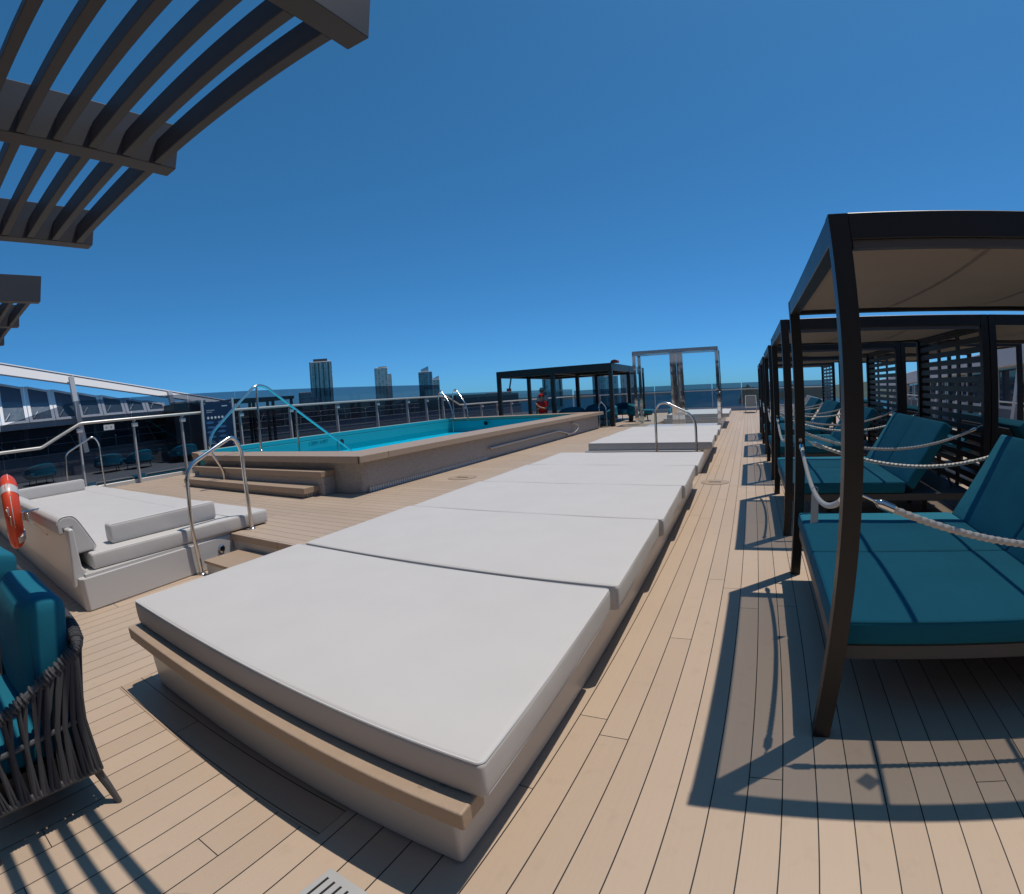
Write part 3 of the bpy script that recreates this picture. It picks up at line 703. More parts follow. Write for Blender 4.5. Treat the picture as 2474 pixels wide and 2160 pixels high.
lg(MB().box(RX-.08, RX-.0, 3.3, 19.2, ZD-.02, ZD+.10)).build('kerb', 'white', t, bevel=.01)
lg(MB().box(RX-.08, RX-.0, -6, 3.29, -.01, .10)).build('kerb', 'white', t, bevel=.01)
# small notice on the railing glass
t = tag(MB().box(RX-.032, RX-.028, 4.22, 4.5, 1.72, 1.85).build('notice_plate', 'pale'), 'small white notice plate stuck to the tinted railing', 'notice')
for y in (4.29, 4.42): MB().lathe([(.026, -.0275+RX), (.026, -.0255+RX)], (0, y, 1.785), 12, Matrix.Rotation(R(90), 3, 'Y')).build('symbol', 'paledim', t)
# information board
t = empty('information_board', (-12.72, 7.43, ZD)); tag(t, 'dark blue information board with a row of white discs, in front of the railing', 'sign')
for y in (-.5, .49): MB().bar((0, y, 0), (0, y, 1.93), .07, .06, (1, 0, 0)).build('post', 'post', t, bevel=.004)
MB().box(-.015, .015, -.455, .445, .62, 1.86).build('panel', 'navy', t, bevel=.003)
for i in range(5): MB().lathe([(.035, .0155), (.035, .0185)], (0, -.34+i*.115, 1.43), 16, Matrix.Rotation(R(90), 3, 'Y')).build('disc', 'pale', t)
for (y0, y1, z, c) in ((-.38, -.12, 1.62, 'paledim'), (-.38, -.2, 1.57, 'paledim'), (.12, .3, 1.72, 'pale'), (-.05, .3, .78, 'paledim'), (-.38, -.15, .72, 'paledim')):
    MB().box(.0155, .0175, y0, y1, z, z+.022).build('text_line', c, t)
for i in range(5):
    for j in range(2):
        y, z = -.30+j*.36+.03*(i % 2), 1.30-i*.13
        MB().prism([(y-.13, z), (y-.05, z+.035), (y+.08, z+.03), (y+.15, z-.01), (y+.05, z-.035), (y-.06, z-.03)], 0, .0155, .018).build('picture_panel', 'boardart', t)
for y in (-.42, .41):
    for z in (.66, 1.82): MB().lathe([(.012, .0155), (.012, .022)], (0, y, z), 10, Matrix.Rotation(R(90), 3, 'Y')).build('bolt', 'pale', t)

# ================================================================ OPPOSITE SIDE OF THE SHIP, SEEN THROUGH THE GLASS
BX = -25.0
t = empty('superstructure', (BX, 8, 0)); tag(t, 'white raked superstructure with window row and leaning columns at the far left', 'building'); O = Vector((BX, 8, 0))
ls = lambda m: m.xf(lambda v: v-O)
ft = lambda y: 5.68-.195*y; fb = lambda y: 5.13-.176*y
lean = lambda m: m.xf(lambda v: Vector((v.x-.9*(v.z-fb(v.y)), v.y, v.z)))
ls(lean(MB().prism([(-4, fb(-4)), (15.6, fb(15.6)), (15.8, fb(15.6)+.05), (15.2, ft(15.2)), (-4, ft(-4))], 0, BX-.1, BX+.35))).build('fascia', 'hull', t, bevel=.02, seg=2)
ls(lean(MB().prism([(-4, ft(-4)), (15.2, ft(15.2)), (15.2, ft(15.2)+.05), (-4, ft(-4)+.05)], 0, BX-.35, BX+.42))).build('fascia_edge', 'hull', t, bevel=.01)
for y in (-1.0, 6.55, 11.55): ls(MB().bar((BX+.42, y, fb(y)+.3), (BX+.75, y+.36, .9), .24, .2, (1, 0, 0))).build('column', 'hull', t, bevel=.02, seg=2)
wy = [-3.2, -1.9, -.6, .7, 2.0, 3.25, 4.5, 5.7, 6.85, 8.0, 9.15, 10.25, 11.3]
for a_, b_ in zip(wy[:-1], wy[1:]):
    za, zb = min(fb(a_)-.3, 4.5), min(fb(b_)-.3, 4.45)
    if zb < 2.75: break
    fr = MB(); y0, y1 = a_+.02, b_-.02
    fr.prism([(y0, 2.45), (y0+.14, 2.45), (y0+.14, za), (y0, za)], 0, BX-.55, BX-.42).prism([(y1-.14, 2.45), (y1, 2.45), (y1, zb), (y1-.14, zb)], 0, BX-.55, BX-.42)
    fr.prism([(y0+.14, 2.45), (y1-.14, 2.45), (y1-.14, 2.55), (y0+.14, 2.55)], 0, BX-.55, BX-.42).prism([(y0+.14, za-.1), (y1-.14, zb-.1), (y1-.14, zb), (y0+.14, za)], 0, BX-.55, BX-.42)
    lw = lambda m: ls(m.xf(lambda v: Vector((v.x+.95-.62*(v.z-2.45), v.y, v.z))))
    w = lw(fr).build('window', 'hullb', t)
    lw(MB().prism([(y0+.14, 2.55), (y1-.14, 2.55), (y1-.14, zb-.1), (y0+.14, za-.1)], 0, BX-.52, BX-.47)).build('pane', 'sglass', w)
    lw(MB().bar((BX-.41, y0+.2, 2.62), (BX-.36, y0+.42, 2.9), .03, .03)).build('stay', 'hull', w)
ls(MB().box(BX-.2, BX+.42, -4, 15.8, 2.20, 2.46)).build('sill', 'hull', t)
# shade of the covered deck put in as a dark front, with its rails
t = empty('shaded_deck_front', (BX, 14, 0)); tag(t, 'long dark front standing in for the shaded deck, with pale rails beyond the tinted railing', 'bar'); O = Vector((BX, 14, 0))
ld = lambda m: m.xf(lambda v: v-O)
ld(MB().box(BX-1.6, BX-.2, -6, 52, 1.0, 2.25)).build('front', 'dark', t)
ld(MB().box(BX-.19, BX+.05, -6, 52, -.02, .98)).build('bulwark', 'bulwark', t)
ld(MB().box(BX+.052, BX+.07, -6, 52, .60, .615)).build('stripe', 'pale', t)
ld(MB().box(BX-.1, BX+.12, -6, 52, .985, 1.03)).build('ledge', 'paledim', t, bevel=.01)
rnd = random.Random(4)
for k in range(26):
    y = -5+k*1.5+rnd.uniform(-.3, .3); h = rnd.uniform(.35, .8)
    ld(MB().tube([(BX-.05, y, 1.03), (BX-.05, y, 1.03+h)], .016, 6)).build('rail_post', 'post', t)
    if k % 3 == 0: ld(MB().lathe([(.0, 0), (.05, .03), (.05, .07), (.0, .1)], (BX-.05, y, 1.03+h), 10)).build('lamp', 'white', t)
for (z, r) in ((1.42, .012), (1.75, .01)): ld(MB().tube([(BX-.03, y, z) for y in (-5.5, 10, 33)], r, 6)).build('pale_rail', 'post', t)
for k in range(12):
    y = -4+k*3.1+rnd.uniform(-.6, .6); w = rnd.uniform(.5, 1.3); z = rnd.uniform(1.3, 1.5)
    f = ld(MB().box(BX-.2, BX-.17, y, y+w, z, z+rnd.uniform(.35, .65))).build('window', 'dark', t)
    ld(MB().box(BX-.169, BX-.16, y+.04, y+w-.04, z+.03, z+.3)).build('pane', 'gwin', f)
for k in range(10):
    y = -3+k*3.4+rnd.uniform(-.5, .5)
    ld(MB().bar((BX+.0, y, 1.05), (BX+.0, y+rnd.uniform(-.6, .6), 1.9), .03, .03, (1, 0, 0))).build('strut', 'paledim', t)
# dark pavilions on that side
def dark_pavilion(x, y0, y1, z, label):
    o = empty('dark_pavilion', (x, y0, 0)); tag(o, label, 'pavilion', 'dark pavilions beyond the tinted railing')
    n = 4
    for i in range(n):
        yy = (y1-y0)*i/(n-1)
        for dx in (0, -2.2): MB().box(dx-.06, dx+.06, yy-.06, yy+.06, 0, z-.16).build('post', 'black', o)
    MB().box(-2.35, .12, -.12, y1-y0+.12, z-.16, z).build('roof', 'black', o)
dark_pavilion(-21.8, 13.6, 17.3, 2.66, 'black framed pavilion seen through the tinted railing behind the pool handrail')
# stepped box and funnel like block above it
t = empty('deck_locker', (-23.6, 11.5, 0)); tag(t, 'row of pale vents on a grey block above the glass, left of the peaked handrail', 'vent block')
MB().box(-.6, .6, -.5, 1.7, -.02, 2.66).build('block', 'dark', t)
for k in range(3): MB().box(-.3, .3, -.3+k*.65, .15+k*.65, 2.66, 2.80).build('vent', 'white', t, bevel=.03)

# ================================================================ TEAL TUB CHAIRS
def make_tub(name, w, label):
    t = empty(name); tag(t, label, 'lounge chair')
    R0 = w/2; seg = 26
    vs = []; fs = []
    ang = [R(-20+220*i/seg) for i in range(seg+1)]
    for a in ang:
        hb = .44+.36*max(0, math.sin((a-R(-20))/(R(220))*PI))**.6
        for (r_, z) in ((R0-.14, .30), (R0-.13, hb-.04), (R0-.07, hb), (R0, hb-.05), (R0+.01, .30)):
            vs.append((r_*math.cos(a), r_*math.sin(a)*.9, z))
    for i in range(seg):
        for j in range(5): fs.append((i*5+j, i*5+(j+1) % 5, (i+1)*5+(j+1) % 5, (i+1)*5+j))
    fs += [tuple(range(5)), tuple(range(seg*5, seg*5+5))[::-1]]
    MB().add(vs, fs).build('backrest', 'teal', t)
    m = rbox(R0*.86, R0*.84, .085, .045, 6, 6, 1, puff=.02); m.build('seat_cushion', 'teal', t, loc=(0, -.08, .40))
    MB().lathe([(R0*.9, .25), (R0*.95, .27), (R0*.95, .31), (R0*.9, .32)], seg=28).build('seat_frame', 'black', t)
    for a in (45, 135, 225, 315):
        p = (R0*.75*math.cos(R(a)), R0*.75*math.sin(R(a)))
        MB().tube([(p[0], p[1], .26), (p[0]*1.12, p[1]*1.12, 0)], .016, 8).build('leg', 'black', t)
    return t
tub = make_tub('tub_chair', 1.15, 'x'); first = True
tubs = [(-7.15, 19.75, ZD, -150, 'teal tub chair right behind the man in red'), (-6.05, 20.35, ZD, 160, 'wide teal tub chair in the middle of the black pavilion'), (-5.62, 19.35, ZD, -60, 'teal tub chair at the near right corner of the black pavilion'),
        (-4.65, 21.6, ZD, 100, 'teal tub chair beside the back right post of the black pavilion'), (-6.9, 22.6, ZD, 10, 'teal tub chair in the back row of the black pavilion, left'), (-5.9, 22.9, ZD, -15, 'teal tub chair in the back row of the black pavilion, right'),
        (-3.3, 24.6, 0, 40, 'teal tub chair seen through the left bay of the glass shower'),
        (-23.3, 7.6, -.02, -100, 'teal chair beyond the tinted railing, beside the small handrail'), (-22.9, 8.9, -.02, -70, 'smaller looking teal chair beyond the railing, second from the small handrail'), (-22.6, 11.1, -.02, -90, 'wide teal chair beyond the railing, left of the pool steps'),
        (-23.6, 12.9, -.02, -120, 'left one of two teal chairs beyond the railing near the information board'), (-23.6, 14.1, -.02, -60, 'right one of two teal chairs beyond the railing near the information board'), (-22.8, 4.4, -.02, -80, 'lone teal chair beyond the railing, above the far daybed bolster')]
for i, (x, y, z, a_, lab) in enumerate(tubs):
    o = tub if i == 0 else copy_tree(tub)
    o.location = (x, y, z); o.rotation_euler = (0, 0, R(a_)); tag(o, lab, 'lounge chair', 'teal tub chairs')
    if x < -20: o.scale = (1.15, 1.15, 1.0)
def teal_lounger(x, y0, y1, label):
    o = empty('low_daybed', (x, (y0+y1)/2, 0)); tag(o, label, 'daybed', 'low turquoise daybeds behind the railing')
    h = (y1-y0)/2
    m = rbox(.65, h, .07, .04, 4, 6, 1, puff=.02); m.build('mattress', 'teal', o, loc=(0, 0, .30))
    MB().box(-.68, .68, -h-.02, h+.02, .16, .225).build('frame', 'white', o, bevel=.01)
    for sx in (-1, 1):
        for sy in (-1, 1): MB().box(sx*.6-.03, sx*.6+.03, sy*(h-.1)-.03, sy*(h-.1)+.03, -.02, .16).build('leg', 'white', o)
    MB().tube(fillet([(.62, -h+.05, .225), (.62, -h+.05, .44), (.62, h-.05, .44), (.62, h-.05, .225)], .06), .03, 8).build('side_rail', 'white', o)
teal_lounger(-14.3, 4.0, 5.15, 'low turquoise daybed with white rail just behind the glass, nearer the small handrail')
teal_lounger(-14.5, 5.5, 7.1, 'low turquoise daybed with white rail just behind the glass, nearer the pool steps')

# ================================================================ BLACK PAVILION BEHIND THE POOL
t = empty('black_pavilion', (-7.5, 18.7, ZD)); tag(t, 'large black framed open pavilion behind the far end of the pool', 'pavilion'); O = Vector((-7.5, 18.7, ZD))
lq = lambda m: m.xf(lambda v: v-O)
px, py, zt = (-9.93, -7.5, -5.1), (18.7, 21.7, 24.7), 2.78
struct(MB().box(-11.5, -3.62, 19.6, 26.5, .004, ZD).build('pavilion_deck', 'deckx', smooth=False))
for x in px:
    for y in py: lq(MB().box(x-.075, x+.075, y-.075, y+.075, ZD+.001, zt-.28)).build('post', 'black', t, bevel=.004)
for y in py: lq(MB().box(px[0]-.075, px[2]+.075, y-.075, y+.075, zt-.28, zt)).build('beam', 'black', t, bevel=.004)
for x in px:
    for a_, b_ in zip(py[:-1], py[1:]): lq(MB().box(x-.07, x+.07, a_+.076, b_-.076, zt-.27, zt-.004)).build('beam', 'black', t)
for a_, b_ in zip(py[:-1], py[1:]):
    for c_, d_ in zip(px[:-1], px[1:]): lq(MB().box(c_+.072, d_-.072, a_+.078, b_-.078, zt-.16, zt-.13)).build('roof_panel', 'grey', t)
o = tag(MB().prism([(-.3, 0), (.3, 0), (.24, .2), (.05, .27), (-.2, .22)], 1, -.25, .25).build('roof_bundle', 'crane', bevel=.05, seg=2), 'brown bundle lying on the roof of the black pavilion', 'bundle'); o.location = (-4.98, 19.0, zt); o.scale = (.55, .55, .5)

# ================================================================ GLASS SHOWER
t = empty('glass_shower', (-2.63, 19.1, ZD)); tag(t, 'mirror steel and glass shower stall with two bays, between the sunbed platforms', 'shower')
H = 2.83; D0, D1 = 0., .95; xs = (-1.60, 1.56)
zb = 0.003
for x in xs:
    for y in (D0, D1): MB().box(x-.065, x+.065, y-.06, y+.06, zb, H-.13).build('post', 'mirror', t, bevel=.006)
for x0, x1 in ((-.22, .03), (.04, .28)): MB().box(x0, x1, D0-.06, D0+.12, zb, H-.13).build('column', 'mirror', t, bevel=.008)
MB().box(xs[0]-.065, xs[1]+.065, D0-.06, D0+.06, H-.13, H).build('top_beam', 'mirror', t, bevel=.006)
MB().box(xs[0]-.065, xs[1]+.065, D1-.06, D1+.06, H-.13, H).build('top_beam', 'mirror', t, bevel=.006)
for x in xs: MB().box(x-.06, x+.06, D0+.061, D1-.061, H-.125, H-.005).build('top_beam', 'mirror', t)
MB().box(xs[0]+.066, -.222, .0, .012, zb, H-.14).build('glass_pane', 'gclear', t); MB().box(.282, xs[1]-.066, .0, .012, zb, H-.14).build('glass_pane', 'gclear', t)
for x in xs: MB().box(x-.006, x+.006, D0+.062, D1-.062, zb, H-.14).build('glass_pane', 'gclear', t)
MB().tube(fillet([(.16, -.02, 1.0), (.16, -.16, 1.0), (.16, -.16, 1.25)], .05), .018, 8).build('tap', 'steel', t)
MB().lathe([(.05, 0), (.05, .03), (.03, .05)], (1.5, -.09, 1.28), 14, Matrix.Rotation(R(90), 3, 'X')).build('valve', 'steel', t)
MB().tube([(-.1, .06, 2.5), (-.1, .5, 2.55)], .018, 8).build('shower_arm', 'steel', t)

# ================================================================ CABANAS WITH DAYBEDS AND ROPES
CX0, CX1, CL, CH = .404, 2.755, 2.365, 2.35
def make_cabana(screen=True):
    t = empty('cabana')
    w = CX1-CX0; p = .084
    for x in (0, w-p):
        for y in (0, CL-p): MB().box(x, x+p, y, y+p, .002, CH-.001).build('post', 'black', t, bevel=.003, seg=2)
    b0, b1 = CH-.114, CH
    for y in (0, CL-p): MB().box(p+.0005, w-p-.0005, y+.003, y+p-.003, b0, b1).build('beam', 'black', t, bevel=.003)
    for x in (0, w-p): MB().box(x+.003, x+p-.003, p+.0005, CL-p-.0005, b0, b1).build('beam', 'black', t, bevel=.003)
    for y in (.02,): MB().box(p+.01, w-p-.01, y, y+.04, b0-.036, b0-.001).build('canopy_bar', 'grey', t)
    for x in (.83, 1.545): MB().box(x-.012, x+.012, p+.001, CL-p-.001, b1-.05, b1-.012).build('rafter', 'black', t)
    # shade cloth, sagging a little between the beams
    c = MB(); n = 22; x0, x1, y0, y1 = p+.001, w-p-.001, p+.001, CL-p-.001
    for j in range(n+1):
        for i in range(n+1):
            u, v = i/n, j/n
            z = b0+.03-.06*(math.sin(PI*u)*math.sin(PI*v))**.7-.018*abs(math.sin(PI*3*u))*math.sin(PI*v)-.012*math.sin(6*u+4*v)*math.sin(PI*v)*math.sin(PI*u)
            c.v.append((x0+(x1-x0)*u, y0+(y1-y0)*v, z))
    for j in range(n):
        for i in range(n):
            k = j*(n+1)+i; c.f.append((k, k+1, k+n+2, k+n+1))
    o = c.build('canopy', 'canopy', t)
    MB().box(-.042, .042, -.042, .042, -.004, -.001).xf(lambda v: Matrix.Rotation(R(45), 3, 'Z') @ v).build('shadow_square', 'canopy', o, loc=(.755, .225, b0+.028))  # unseen square added on the cloth to cast a diamond shadow
    # slatted screen between the two rear posts
    if not screen: return t
    s = MB(); xs_ = w-p/2; zz = .34
    while zz < CH-.16:
        s.box(xs_-.012, xs_+.012, p+.01, CL-p-.01, zz, zz+.066); zz += .108
    for y, w_ in ((p+.001, .04), ((CL-p)*.36, .10), ((CL-p)*.66, .10), (CL-p-.041, .04)): s.box(xs_+.0125, xs_+.03, y, y+w_, .30, CH-.118)
    s.build('slat_screen', 'black', t, smooth=False)
    return t
def make_bed():
    t = empty('cabana_daybed')
    x0, x1, y0, y1 = .035, 2.22, .12, CL-.12; hw = (y1-y0)/2; yc = (y0+y1)/2
    MB().box(x0+.01, x1, y0+.02, y1-.02, .365, .445).build('frame', 'grey', t, bevel=.006)
    for x in (.62, 1.9):
        for y in (y0+.85, y1-.62): MB().box(x, x+.07, y, y+.07, .002, .365).build('leg', 'grey', t, bevel=.004)
    sx = (1.36)/2
    for k in (0, 1):
        m = rbox(sx, hw/2-.002, .062, .022, 8, 5, 1, puff=.008, seed=k+20, wob=.003)
        o = m.build('mattress', 'teal', t, loc=(x0+sx, y0+hw*(k+.5), .512))
        MB().tube(loop_rect(sx-.005, hw/2-.007, 0, .022), .0035, 6, closed=True).build('piping', 'teal', o, loc=(0, 0, .056))
    a = R(56.5); hz = .40
    for k in (0, 1):
        m = rbox(hz, hw/2-.002, .062, .022, 6, 5, 1, puff=.012, seed=k+30, wob=.003)
        o = m.build('backrest', 'teal', t, loc=(x0+2*sx+.055+math.cos(a)*hz, y0+hw*(k+.5), .52+math.sin(a)*hz)); o.rotation_euler = (0, -a, 0)
    MB().bar((x0+2*sx+.15, yc, .49), (x0+2*sx+.12+2*hz*math.cos(a), yc, .45+2*hz*math.sin(a)), 1.7, .02).build('back_panel', 'grey', t)
    for y in (yc-.6, yc+.6): MB().bar((x0+2*sx+.44, y, .95), (2.15, y, .43), .03, .02).build('back_stay', 'grey', t)
    return t
def make_rope(length, sag, name='rope'):
    """white twisted rope along +x from the origin, with chrome end fittings"""
    t = empty(name)
    n = 230; a = .105
    f = lambda s: Vector((s, 0, -4*sag*(s/length)*(1-s/length)))
    pts = [f(a+(length-2*a)*i/n) for i in range(n+1)]
    MB().tube(pts, .0145, 9, twist=(.16, 3, 165.)).build('cord', 'rope', t)
    for e in (0, 1):
        s0, s1, s2 = (0, .06, a+.045) if e == 0 else (length, length-.06, length-a-.045)
        MB().tube([f(s1+(s2-s1)*q/9) for q in range(10)], lambda q: .021*max(.35, min(1., q*4, (1.25-q)*4)), 14).build('end_fitting', 'mirror', t)
        MB().tube([f(s0), f(s0)*.5+f(s1)*.5+Vector((0, .006, 0)), f(s1)], .005, 6).build('hook', 'steel', t)
        o = MB().lathe([(.016, -.004), (.016, .004)], f(s0), 12, Matrix.Rotation(R(90), 3, 'Y')).build('eye_plate', 'steel', t)
    return t
cab, bed = make_cabana(), make_bed()
wid = CX1-CX0-.168
rope_side = make_rope(wid, .243); rope_front = make_rope(CL-.168, .243)
names = ['nearest', 'second', 'third', 'fourth', 'farthest']
cname = ['nearest black cabana at the right edge, largest in view', 'second black cabana from the camera, with slatted screen in full view', 'third black cabana along the right side walkway', 'fourth black cabana along the right side walkway', 'farthest black cabana at the end of the row']
bname = ['teal daybed in the nearest cabana, cut by the right edge', 'teal daybed with raised two part backrest in the second cabana', 'teal daybed in the third cabana from the camera', 'teal daybed in the fourth cabana from the camera', 'teal daybed in the farthest cabana of the row']
CY = [2.165+3.5*k for k in range(5)]
for k, y in enumerate(CY):
    c = cab if k == 0 else copy_tree(cab); c.location = (CX0, y, 0); tag(c, cname[k], 'cabana', 'black cabanas along the walkway')
    b = bed if k == 0 else copy_tree(bed); b.location = (CX0, y, 0); tag(b, bname[k], 'daybed', 'teal cabana daybeds')
    for j, (lx, ly, rz, pr_) in enumerate(((CX0+.084, y+.042, 0, rope_side), (CX0+.084, y+CL-.042, 0, rope_side), (CX0+.042, y+.084, R(90), rope_front))):
        o = pr_ if (k == 0 and j != 1) else copy_tree(pr_)
        o.location = (lx, ly, 1.187); o.rotation_euler = (0, 0, rz)
        tag(o, 'white rope across the %s of the %s cabana' % (('near side', 'far side', 'walkway side')[j], names[k]), 'rope', 'white ropes strung between cabana posts')
cab_b = make_cabana(False)
for k, y in enumerate(CY[:4]):
    c = cab_b if k == 0 else copy_tree(cab_b); c.location = (2*CX1-CX0+.012, y+CL, 0); c.rotation_euler = (0, 0, PI)
    tag(c, 'black cabana in the rear row, back to back with the %s front cabana' % names[k], 'cabana', 'black cabanas in the rear row')
    b = copy_tree(bed); b.location = (2*CX1-CX0+.012, y+CL, 0); b.rotation_euler = (0, 0, PI)
    tag(b, 'teal daybed in the rear row, behind the slatted screen of the %s cabana' % names[k], 'daybed', 'teal daybeds in the rear row')
t = empty('hanging_tag', (CX0+.042, 3.42, .962)); tag(t, 'pale paper tag hanging from the walkway side rope of the nearest cabana', 'tag')
MB().tube([(.02*math.cos(2*PI*i/16), 0, .004+.024*math.sin(2*PI*i/16)) for i in range(16)], .002, 5, closed=True).build('loop', 'steel', t)
MB().prism([(-.024, -.02), (.024, -.02), (.028, -.21), (-.024, -.22)], 1, -.0015, .0015).build('card', 'pale', t)

# ================================================================ GREY LOUNGERS BEYOND THE CABANAS
def make_lounger():
    t = empty('sun_lounger')
    MB().box(-.98, .35, -.33, .33, .345, .365).build('sling', 'sling', t, bevel=.006)
    MB().bar((.36, 0, .36), (.86, 0, 1.02), .66, .02).build('back_sling', 'sling', t)
    fr = MB()
    for y in (-.345, .345):
        fr.tube([(-1.0, y, .355), (.36, y, .355), (.88, y, 1.05)], .02, 8)
    fr.tube([(-1.0, -.345, .355), (-1.0, .345, .355)], .02, 8).tube([(.88, -.345, 1.05), (.88, .345, 1.05)], .02, 8)
    fr.build('frame', 'white', t)
    for x in (-.8, .45):
        for y in (-.345, .345): MB().tube([(x, y, .35), (x-.05, y, 0)], .018, 8).build('leg', 'white', t)
    for y in (-.36, .36): MB().tube(fillet([(-.2, y, .355), (-.15, y, .58), (.45, y, .58), (.5, y, .52)], .06), .016, 8).build('armrest', 'white', t)
    return t
lo = make_lounger()
ltxt = ['nearest', 'second', 'third', 'fourth', 'fifth', 'sixth', 'seventh']
for k in range(7):
    o = lo if k == 0 else copy_tree(lo); o.location = (2.1+.06*k, 20.6+k*1.35, 0); o.rotation_euler = (0, 0, 0)
    tag(o, '%s grey sling lounger in the row beyond the cabanas' % ltxt[k], 'lounger', 'grey loungers beyond the cabanas')
o = copy_tree(lo); o.location = (.2, 33.2, 0); o.rotation_euler = (0, 0, R(90)); tag(o, 'lone dark lounge chair at the end of the walkway, by the far railing', 'lounger')

# ================================================================ FAR END RAILING
t = empty('glass_railing', (-5, 36.6, 0)); tag(t, 'clear bluish glass railing across the far end of the deck', 'railing')
xs = [-8+2.1*k for k in range(10)]
for x in xs: MB().box(x-.025, x+.025, -.03, .03, 0, 1.46).build('post', 'post', t)
for x in xs[:-1]: MB().box(x+.03, x+2.07, -.008, .008, .1, 1.93).build('glass_pane', 'gtint', t)
MB().tube([(-8.2, -.06, 1.475), (11.0, -.06, 1.475)], .04, 10).build('top_rail', 'rail', t); MB().box(-8.2, 11, -.06, .03, 0, .27).build('kerb', 'post', t)

# ================================================================ STARBOARD HOUSE BEHIND THE CABANAS
t = empty('deckhouse', (8.6, 18, 0)); tag(t, 'white raked deckhouse with tall windows behind the cabanas', 'building')
hx = lambda y: 3.45-.05*y     # fascia top, y measured in world
y0, y1 = -6, 33
MB().prism([(y0-18, hx(y0)-.65), (y1-18, hx(y1)-.5), (y1-18, hx(y1)), (y0-18, hx(y0))], 0, -.25, .25).build('fascia', 'hull', t, bevel=.02)
MB().prism([(y0-18, hx(y0)-.1), (y1-18, hx(y1)-.1), (y1-18, hx(y1)-.02), (y0-18, hx(y0)-.02)], 0, .26, 5).build('roof', 'white', t)
yy = y0
MB().box(.4, .5, y0-18, y1-18, 0, .75).build('wall', 'bulwark', t)
k = 0
while yy < y1-2:
    MB().bar((.05, yy-18, hx(yy)-.55), (-.12, yy-18+.3, .01), .22, .2, (1, 0, 0)).build('column', 'hull', t, bevel=.015)
    f = MB().box(.38, .46, yy-18+.2, yy-18+.3, .75, hx(yy)-.55).box(.38, .46, yy-18+2.2, yy-18+2.3, .75, hx(yy)-.68).box(.38, .46, yy-18+.3, yy-18+2.2, .75, .85).build('window', 'hull', t)
    MB().prism([(yy-18+.3, .85), (yy-18+2.2, .85), (yy-18+2.2, hx(yy)-.68), (yy-18+.3, hx(yy)-.6)], 0, .40, .43).build('pane', 'gwin', f)
    yy += 2.4; k += 1
MB().tube([(-.6, y0-18, 1.05), (-.6, y1-18, 1.05)], .025, 8).build('handrail', 'rail', t)
for y in range(-5, 32, 3): MB().box(-.62, -.58, y-18-.02, y-18+.02, 0, 1.04).build('rail_post', 'post', t)

